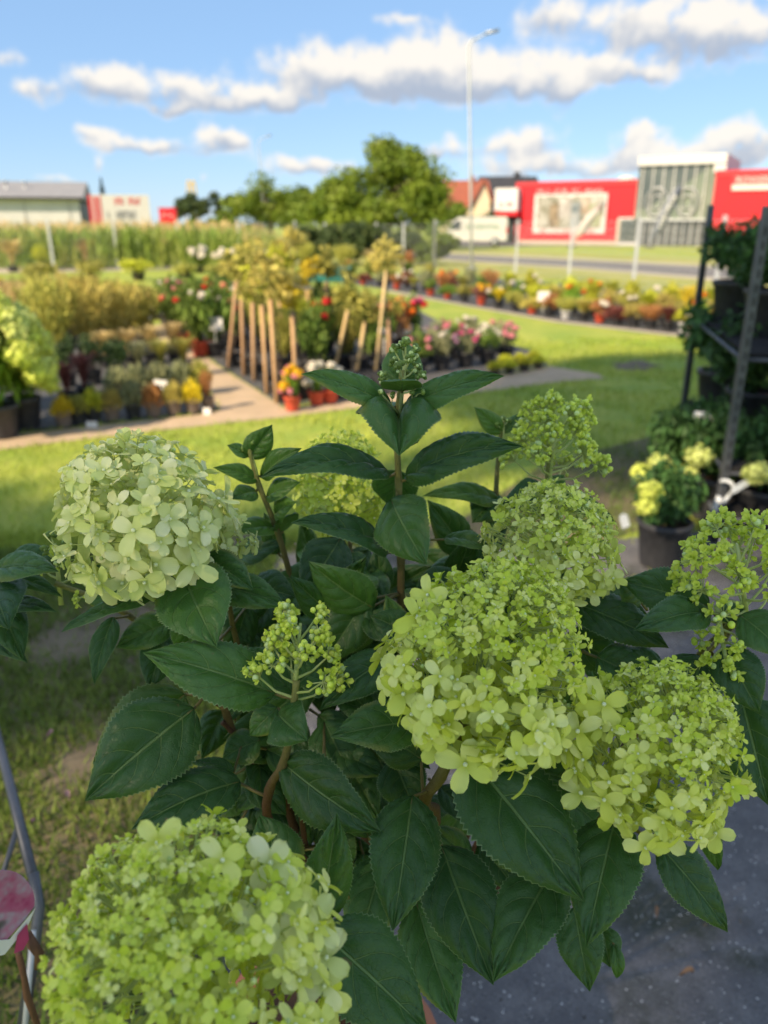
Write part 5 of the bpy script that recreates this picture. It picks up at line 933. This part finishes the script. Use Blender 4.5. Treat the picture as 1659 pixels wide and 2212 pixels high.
# ------------------------------------------------------------------ flower heads
ALLF = []; HEADS = {}
def frame_to(n, spin):
    n = n.normalized(); x = n.orthogonal().normalized(); y = n.cross(x); R = Matrix((x, y, n)).transposed(); return R @ Matrix.Rotation(spin, 3, 'Z')
def panicle(name, base, top, Rpx, dens, big, small, pal, tapow=2.2, seed=0, nbud=60, jag=.16, pale_top='petal_green', label=None):
    r_ = random.Random(seed); b_, t_ = P(*base), P(*top); ax = t_-b_; L = ax.length; A = ax.normalized(); mid = (b_+t_)/2; R0 = Rpx*((mid-EYE).dot(FW))/KPX; X = A.orthogonal().normalized(); Y = A.cross(X)
    prof = lambda t: R0*((max(t, 0)+.03)/.28)**.45*.98 if t < .25 else R0*max(0.0, 1-((t-.25)/.80)**tapow)**.62
    q = MB(); q.tube([b_-A*.01, b_+ax*.4, b_+ax*.9], [.0028, .002, .001], 6)
    out = []
    sz = lambda t: big+(small-big)*min(1, t**.85*1.08)
    todo = []; NS = 60; carry = 0.0; kk = 0
    for sl_ in range(NS):
        t = (sl_+.5)/NS; sl_len = math.hypot(L/NS, prof(t+.5/NS)-prof(t-.5/NS)); carry += dens*2*math.pi*prof(t)*sl_len/(math.pi*sz(t)**2*.60)
        while carry > 1: carry -= 1; todo.append((0, t)); kk += 1; todo += [(1, t)] if kk % 2 == 0 else []
    for i, (sh, t) in enumerate(todo):
            t = min(1.0, max(0, t+r_.uniform(-.012, .012))); a = i*2.399963+r_.uniform(-.5, .5); rad = X*math.cos(a)+Y*math.sin(a)
            lump = 1+.07*math.sin(a*5+t*9+seed)+.05*math.sin(a*9-t*14)
            r = prof(t)*lump*(r_.uniform(1-jag, 1+jag*.5) if sh == 0 else r_.uniform(.2, .8)); p_ = b_+ax*t+rad*r+A*r_.gauss(0, .02)*L
            slope = (prof(t-.04)-prof(t+.04))/(.08*L+1e-6); nn = (rad*1.0+A*max(-.5, min(3, slope))).normalized(); nn = (nn+Vector((r_.gauss(0, .40), r_.gauss(0, .40), r_.gauss(0, .40)))+Vector((0, 0, .18))).normalized()
            s_ = sz(t)*r_.uniform(.70, 1.25)*(1 if sh == 0 else .9); rnd_ = r_.random()
            oc = 'open' if (t < .5 or rnd_ < .25) else 'half' if (t < .86 or rnd_ < .7) else 'shut'
            if r_.random() < .15: oc = 'half'
            pm = pal if (t < .55 or r_.random() < .35) else pale_top
            out.append((p_, nn, s_, pm, oc, r_.randint(0, 8), r_.uniform(0, 6.28)))
            if sh == 0 and i % 2 == 0:
                st = b_+ax*max(0, t-.10)+rad*r*.45; q.tube([st, st.lerp(p_, .6)-nn*s_*.3, p_-nn*s_*.05], [.0008, .0006, .0005], 4, cap=False)
    for i in range(nbud):                                # unopened fertile buds between the florets
        t = r_.uniform(.05, 1); a = r_.uniform(0, 6.28); rad = X*math.cos(a)+Y*math.sin(a); p_ = b_+ax*t+rad*prof(t)*r_.uniform(.75, 1.0); q.ball(p_, r_.uniform(.0011, .0019), 1, r_.random(), 6, 4)
        st = p_-(rad*.8+A*.5)*.007; q.tube([st, p_], .0005, 3, cap=False)
    h = q.build('flower_head', ['rachis', 'bud_pale'], PLANT, off=PLANT.location)
    if label: h['label'] = label
    HEADS[name] = h
    for f in out: ALLF.append((name,)+f)
panicle('left', (380,1245,.632), (222,965,.612), 168, 1.45, .0200, .0105, 'petal_cream', 2.4, 1, 40, .14, 'petal_cream', 'pale cream green flower head at the left')
panicle('centre', (985,1600,.575), (1140,1238,.545), 212, 1.30, .0175, .0050, 'petal_lime', 2.2, 2, 120, .14, 'petal_green', 'large lime flower head in the centre')
panicle('right', (1330,1735,.570), (1512,1470,.545), 184, 1.25, .0165, .0050, 'petal_lime', 2.2, 3, 120, .15, 'petal_green', 'lime flower head at the right')
panicle('upper', (1172,1280,.69), (1218,1052,.665), 142, 1.2, .0135, .0052, 'petal_lime', 2.0, 4, 120, .14, 'petal_green', 'lime flower head above the centre one')
panicle('behind', (748,1140,.83), (728,938,.81), 98, 1.1, .0115, .0058, 'petal_green', 2.0, 5, 60, .14, 'petal_green', 'lime flower head behind the main stem')
panicle('near', (575,2200,.475), (225,1930,.40), 280, 1.30, .0165, .0056, 'petal_lime', 2.3, 6, 160, .14, 'petal_green', 'nearest lime flower head, slightly blurred')
panicle('low', (480,1195,.70), (480,1110,.69), 62, 1.0, .0125, .0090, 'petal_cream', 2.0, 7, 20, .15, 'petal_cream', 'pale florets peeping from behind the left head')
# stray big florets at the rim of the heads
for (hd, x, y, d, s_, pm) in [('centre',900,1335,.535,.017,'petal_lime'),('centre',925,1285,.54,.014,'petal_lime'),('centre',870,1500,.53,.018,'petal_lime'),('centre',940,1560,.53,.019,'petal_lime'),('centre',955,1610,.535,.017,'petal_lime'),('centre',1165,1625,.535,.013,'petal_lime'),('centre',1305,1520,.53,.018,'petal_lime'),('centre',1250,1580,.53,.018,'petal_lime'),('centre',860,1450,.535,.017,'petal_lime'),
        ('right',1255,1715,.54,.018,'petal_lime'),('right',1240,1660,.545,.012,'petal_lime'),('right',1395,1830,.53,.015,'petal_lime'),('right',1445,1800,.53,.018,'petal_lime'),('right',1290,1700,.545,.010,'petal_lime'),('right',1545,1800,.545,.014,'petal_lime'),('upper',1060,1195,.66,.010,'petal_lime'),('upper',1330,1190,.66,.012,'petal_lime'),
        ('near',585,1865,.44,.018,'petal_cream'),('near',615,1920,.44,.018,'petal_cream'),('near',680,2000,.44,.017,'petal_cream'),('near',640,2040,.43,.019,'petal_cream'),('near',705,2070,.44,.017,'petal_cream'),('near',560,1990,.425,.018,'petal_cream'),('near',700,2130,.44,.016,'petal_cream'),('near',620,2100,.43,.013,'petal_cream'),('near',480,1860,.42,.015,'petal_lime'),('near',340,1820,.42,.014,'petal_lime'),
        ('left',335,1235,.595,.019,'petal_cream'),('left',370,1210,.60,.019,'petal_cream'),('left',175,1150,.60,.021,'petal_cream'),('left',250,1195,.595,.018,'petal_cream')]:
    n_ = (EYE-P(x, y, d)).normalized()+Vector((random.gauss(0, .3), random.gauss(0, .2), random.gauss(0, .3))); ALLF.append((hd, P(x, y, d), n_.normalized(), s_, pm, 'open', random.randint(0, 8), random.uniform(0, 6.28)))
# bud panicles: branches that end in little bunches of buds
def bud_panicle(base, top, Rpx, nb, bud_r, seed, pts=None, spread=.9, nper=18, open_frac=.18, label=None, m='bud_green', main_r=.0024, crk=1.0):
    r_ = random.Random(seed); b_, t_ = P(*base), P(*top); ax = t_-b_; L = ax.length; A = ax.normalized(); mid = (b_+t_)/2; R0 = Rpx*((mid-EYE).dot(FW))/KPX; X = A.orthogonal().normalized(); Y = A.cross(X)
    q = MB(); q.tube([b_-A*.02, b_+ax*.5, t_-A*.004], [main_r, main_r*.8, main_r*.5], 7)
    h = None; cl = []
    for i in range(nb):
        t = .12+.88*i/max(1, nb-1); a = i*2.399963+r_.uniform(-.3, .3); rad = X*math.cos(a)+Y*math.sin(a); R1 = R0*(1-.62*t**1.4)*r_.uniform(.75, 1.05)
        s0 = b_+ax*max(0, t*.9-.12); e = b_+ax*min(1, t*1.0+.04)+rad*R1+A*R0*.12; mp = s0.lerp(e, .5)+A*(-.12*R1); q.tube([s0, mp, e], [main_r*.55, main_r*.42, main_r*.3], 5, cap=False); cl.append((e, (rad*.7+A*.7).normalized(), t))
    h = q.build('flower_head', 'rachis', PLANT, off=PLANT.location)
    if label: h['label'] = label
    for e, dr, t in cl:
        c = MB(); cr = (R0*.26*(1-.25*t))*crk
        for k in range(nper):
            d = (dr*r_.uniform(.2, 1.2)+Vector((r_.gauss(0, spread), r_.gauss(0, spread), r_.gauss(0, spread)))).normalized(); p_ = e+d*cr*r_.uniform(.5, 1.1); c.tube([e-dr*cr*.2, p_], .0006, 3, 2, cap=False); br_ = bud_r*r_.uniform(.7, 1.2)
            if r_.random() < open_frac:
                fq = FLO[('petal_green', 'shut', r_.randint(0, 4))][2]; R = np.array(frame_to(d, r_.uniform(0, 6))); V = np.concatenate(fq.V) @ R.T*(br_*2.6)+np.array(p_)
                c.add(V, fq.F, 3, .5, np.concatenate(fq.uvl))
            else: c.ball(p_, br_, 0 if r_.random() < .8 else 1, r_.random(), 7, 5)
        c.build('bud_cluster', [m, 'bud_pale', 'rachis', 'petal_green'], h, off=PLANT.location)
bud_panicle((634,1515,.602), (650,1335,.60), 104, 15, .0024, 1, label='small open cluster of lime buds', nper=24)
bud_panicle((1186,1045,.78), (1205,885,.77), 112, 26, .0024, 2, nper=26, label='upright bunch of lime buds at the top right')
bud_panicle((1615,1345,.64), (1590,1165,.61), 150, 20, .0026, 3, nper=20, open_frac=.55, label='open branched lime head at the right edge')
bud_panicle((1555,1350,.63), (1570,1440,.60), 62, 8, .0024, 4, nper=10, open_frac=.5, label='small hanging bunch of lime florets')
mat('bud_dark', (.12,.20,.035), (.20,.30,.07), 200, .5, tint=.3, transl=.1)
bud_panicle((868,850,.656), (878,748,.655), 46, 13, .0019, 5, nper=24, open_frac=0, label='tight green bud cluster at the tip of the tall stem', m='bud_dark', main_r=.0020)
bud_panicle((845,875,.645), (820,846,.632), 20, 3, .0016, 6, nper=9, open_frac=0, m='bud_dark', main_r=.0011); bud_panicle((882,875,.645), (908,845,.635), 20, 3, .0016, 7, nper=9, open_frac=0, m='bud_dark', main_r=.0011)
bud_panicle((128,1262,.725), (118,1165,.72), 42, 7, .0021, 8, nper=18, open_frac=.1, m='bud_dark'); bud_panicle((200,1275,.70), (170,1250,.70), 40, 5, .0020, 9, nper=9, open_frac=.2)
bud_panicle((545,985,.742), (535,950,.74), 20, 4, .0018, 10, nper=9, open_frac=0, m='bud_dark', main_r=.0012); bud_panicle((1088,935,.82), (1088,905,.82), 20, 4, .0020, 11, nper=8, open_frac=0, m='bud_dark', main_r=.0012)
# the 300 florets that show largest are objects of their own; the rest of a head is one mass
def score(f): d = (f[1]-EYE); return f[3]/d.dot(FW)*max(.05, f[2].dot(-d.normalized())+.25)
order = sorted(range(len(ALLF)), key=lambda i: -score(ALLF[i])); single = set(order[:300]); MASS = {}
for i, (hd, p_, nn, s_, pm, oc, k_, spn) in enumerate(ALLF):
    R = frame_to(nn, spn)
    if i in single:
        o = bpy.data.objects.new('floret', FLO[(pm, oc, k_)][1]); COL.objects.link(o); o.parent = HEADS[hd]; o.matrix_local = Matrix.Translation(p_-PLANT.location) @ R.to_4x4() @ Matrix.Scale(s_, 4)
    else:
        fq = FLO[(pm, oc, k_)][0 if s_ > .0095 else 2]; mb = MASS.setdefault(hd, (MB(), {})); V = np.concatenate(fq.V) @ np.array(R).T*s_+np.array(p_-PLANT.location); mi0 = {'petal_lime': 0, 'petal_cream': 1, 'petal_green': 2}[pm]
        T = np.clip(np.concatenate(fq.T)+random.uniform(-.3, .3), 0, 1); n0 = len(mb[0].M); mb[0].add(V, fq.F, 0, T, np.concatenate(fq.uvl)); mb[0].M[n0:] = [mi0 if a == 0 else 3 for a in fq.M]
for hd, (mb, _) in MASS.items(): o = mb.build('floret_mass', ['petal_lime', 'petal_cream', 'petal_green', 'floret_eye'], HEADS[hd]); o['kind'] = 'stuff'
# ------------------------------------------------------------------ trolley corner with picture tag at the lower left
g0 = P(20, 2212, 1.05); CT = thing('cart_frame', 'grey tubular metal cart frame at the lower left edge', 'cart', (g0.x-.1, g0.y, 0))
def ct(name, pts, r, m='rack_steel'): q = MB(); q.tube([P(*p) for p in pts], r, 8); return q.build(name, m, CT, off=CT.location)
ct('rail', [(-30,1500,1.35),(20,1690,1.20),(70,1890,1.06)], .0075); ct('post', [(72,1885,1.05),(84,1960,1.04),(70,2080,1.03),(45,2240,1.02)], .008); ct('brace', [(40,1780,1.15),(15,1860,1.12),(-20,1960,1.1)], .004); ct('rod', [(72,2010,1.02),(52,2240,1.0)], .004, 'galvanised')
q = MB(); p0, p1 = P(-200, 2160, 1.25), P(-10, 2420, 1.25); q.box((p0.x-.1, p0.y-.25, .30), (p1.x-.02, p0.y+.05, .33)); q.build('tray', 'pot_black', CT, smooth=False, off=CT.location)
q = MB(); q.tube([(p1.x-.05, p0.y-.1, 0), (p1.x-.05, p0.y-.1, .30)], .012, 8); q.build('leg', 'rack_steel', CT, off=CT.location)
pt = potted('dark potted plant inside the cart at the lower left edge', (p0.x+.0, p0.y-.10, 0), .30, .26, .10, .17, 'pot_black', 'bush', 'deep', [('bloom_mauve', 3, .03)], z0=.331)
# picture tag: pink and white flower print, pointed white lower part
m = bpy.data.materials.new('tag_print'); m.use_nodes = True; nt2 = m.node_tree; nt2.nodes.clear(); q = NB(nt2); co = q.n('ShaderNodeTexCoord').outputs['Object']; vo = q.n('ShaderNodeTexVoronoi'); q.set(vo.inputs['Vector'], co); vo.inputs['Scale'].default_value = 150
nz = q.noise(co, 22, 3); c = q.mix(q.ramp(nz, .42, .56), rgba((.38,.02,.15)), rgba((.42,.38,.50))); c = q.mix(q.m('MULTIPLY', vo.outputs['Distance'], .9), c, rgba((.50,.12,.28))); c = q.mix(q.ramp(q.noise(co, 15, 2), .60, .66), c, rgba((.02,.03,.03)))
pp = q.n('ShaderNodeBsdfPrincipled'); q.set(pp.inputs['Base Color'], c); pp.inputs['Roughness'].default_value = .3; oo = q.n('ShaderNodeOutputMaterial'); nt2.links.new(pp.outputs[0], oo.inputs[0]); MATS['tag_print'] = m
ctr = P(20, 1970, .78); PT = thing('picture_tag', 'plant tag printed with pink and white blooms at the lower left edge', 'tag', ctr); DT = .78; nrm = (FW*-1+RT*.25).normalized()
def tg(pts, name, m, lift): q = MB(); q.prism([P(x, y, DT-lift+(x-20)*.0004)-ctr for x, y in pts], tuple(FW*.0009)); return q.build(name, m, PT, smooth=False)
arc = [(8+66*math.cos(t), 1948-68*math.sin(t)) for t in np.linspace(-.15, math.pi*.95, 20)]
tg(arc+[(-70,1960),(-70,2030),(10,2035),(55,1985)], 'picture', 'tag_print', 0); tg([(76,1962),(60,2000),(10,2062),(-70,2080),(-70,2036),(20,2030)], 'border', 'tag_white', .002)
tg([(58,1996),(62,2030),(50,2052),(30,2060),(38,2020)], 'fold', 'bloom_rose', .004)
q = MB(); q.tube([P(40,2060,.80), P(52,2110,.82), P(58,2150,.83), P(90,2240,.86)], [.0035,.0032,.004,.003], 7); q.tube([P(56,2018,.80), P(85,2060,.80), P(80,2090,.82)], [.006,.005,.003], 7); tag(q.build('twig', mat('twig_bark', (.16,.08,.045), (.11,.055,.03), 60, .8)), 'broken brown twig below the picture tag at the lower left', 'twig')
# fallen leaves and pale clover-like blooms on the ground
mat('dry_leaf', (.30,.19,.11), (.22,.13,.08), 20, .8); rr = random.Random(8)
for (x, y, lb) in [(1320,1830,'fallen brown leaf by the pavement edge right of the big leaves'),(1415,1990,'fallen brown leaf beside the weeds on the pavement'),(1285,1945,'fallen brown leaf below the hanging leaf tips'),(1510,1925,'fallen reddish leaf on the dark weeds'),(1480,2120,'fallen tan leaf near the bottom right corner'),(110,1600,'fallen pinkish leaf on the left lawn'),(150,1735,'fallen pink petal clump on the dark lawn'),(300,1645,'fallen orange leaf on the lawn beside the big leaf'),(75,1790,'fallen pale petal clump near the cart rail')]:
    g_ = G(x, y); q = MB(); r0 = rr.uniform(.009, .016); a = rr.uniform(0, 6.28); V = []; 
    for i in range(9):
        u = i/8; w_ = r0*.45*math.sin(math.pi*u**.8); c_ = Vector((math.cos(a), math.sin(a), 0))*(u-.5)*2*r0; s_ = Vector((-math.sin(a), math.cos(a), 0)); z = .022+.012*math.sin(u*3+1)
        V += [tuple(c_-s_*w_+Vector((0,0,z+.006))), tuple(c_+Vector((0,0,z-.004))), tuple(c_+s_*w_+Vector((0,0,z+.004)))]
    q.add(V, [(3*i+j, 3*i+j+1, 3*i+4+j, 3*i+3+j) for i in range(8) for j in range(2)]); o = q.build('fallen_leaf', 'dry_leaf' if 'pink' not in lb and 'petal' not in lb else 'bloom_mauve'); o.location = g_; tag(o, lb, 'leaf', 'fallen leaves')

# loose stones, soil crumbs and petals scattered over the pavement
q = MB(); rr = random.Random(21); n = 0
while n < 900:
    x = rr.uniform(-.1, 2.6); y = rr.uniform(.9, 3.6)
    if not inpoly(np.array([x]), np.array([y]), PAVE)[0]: continue
    n += 1; r0 = rr.uniform(.0012, .0035)*(1 if rr.random() < .95 else 2); q.ball((x, y, .006+r0*.5), r0, 0 if rr.random() < .5 else 1 if rr.random() < .7 else 2, rr.random(), 5, 3, .6)
stuff(q.build('gravel', [mat('stone_pale', (.42,.41,.40), None, rough=.8), mat('stone_dark', (.07,.065,.06), None, rough=.9), mat('litter_brown', (.20,.13,.07), None, rough=.9)]), 'loose stones and crumbs scattered over the grey pavement', 'gravel')
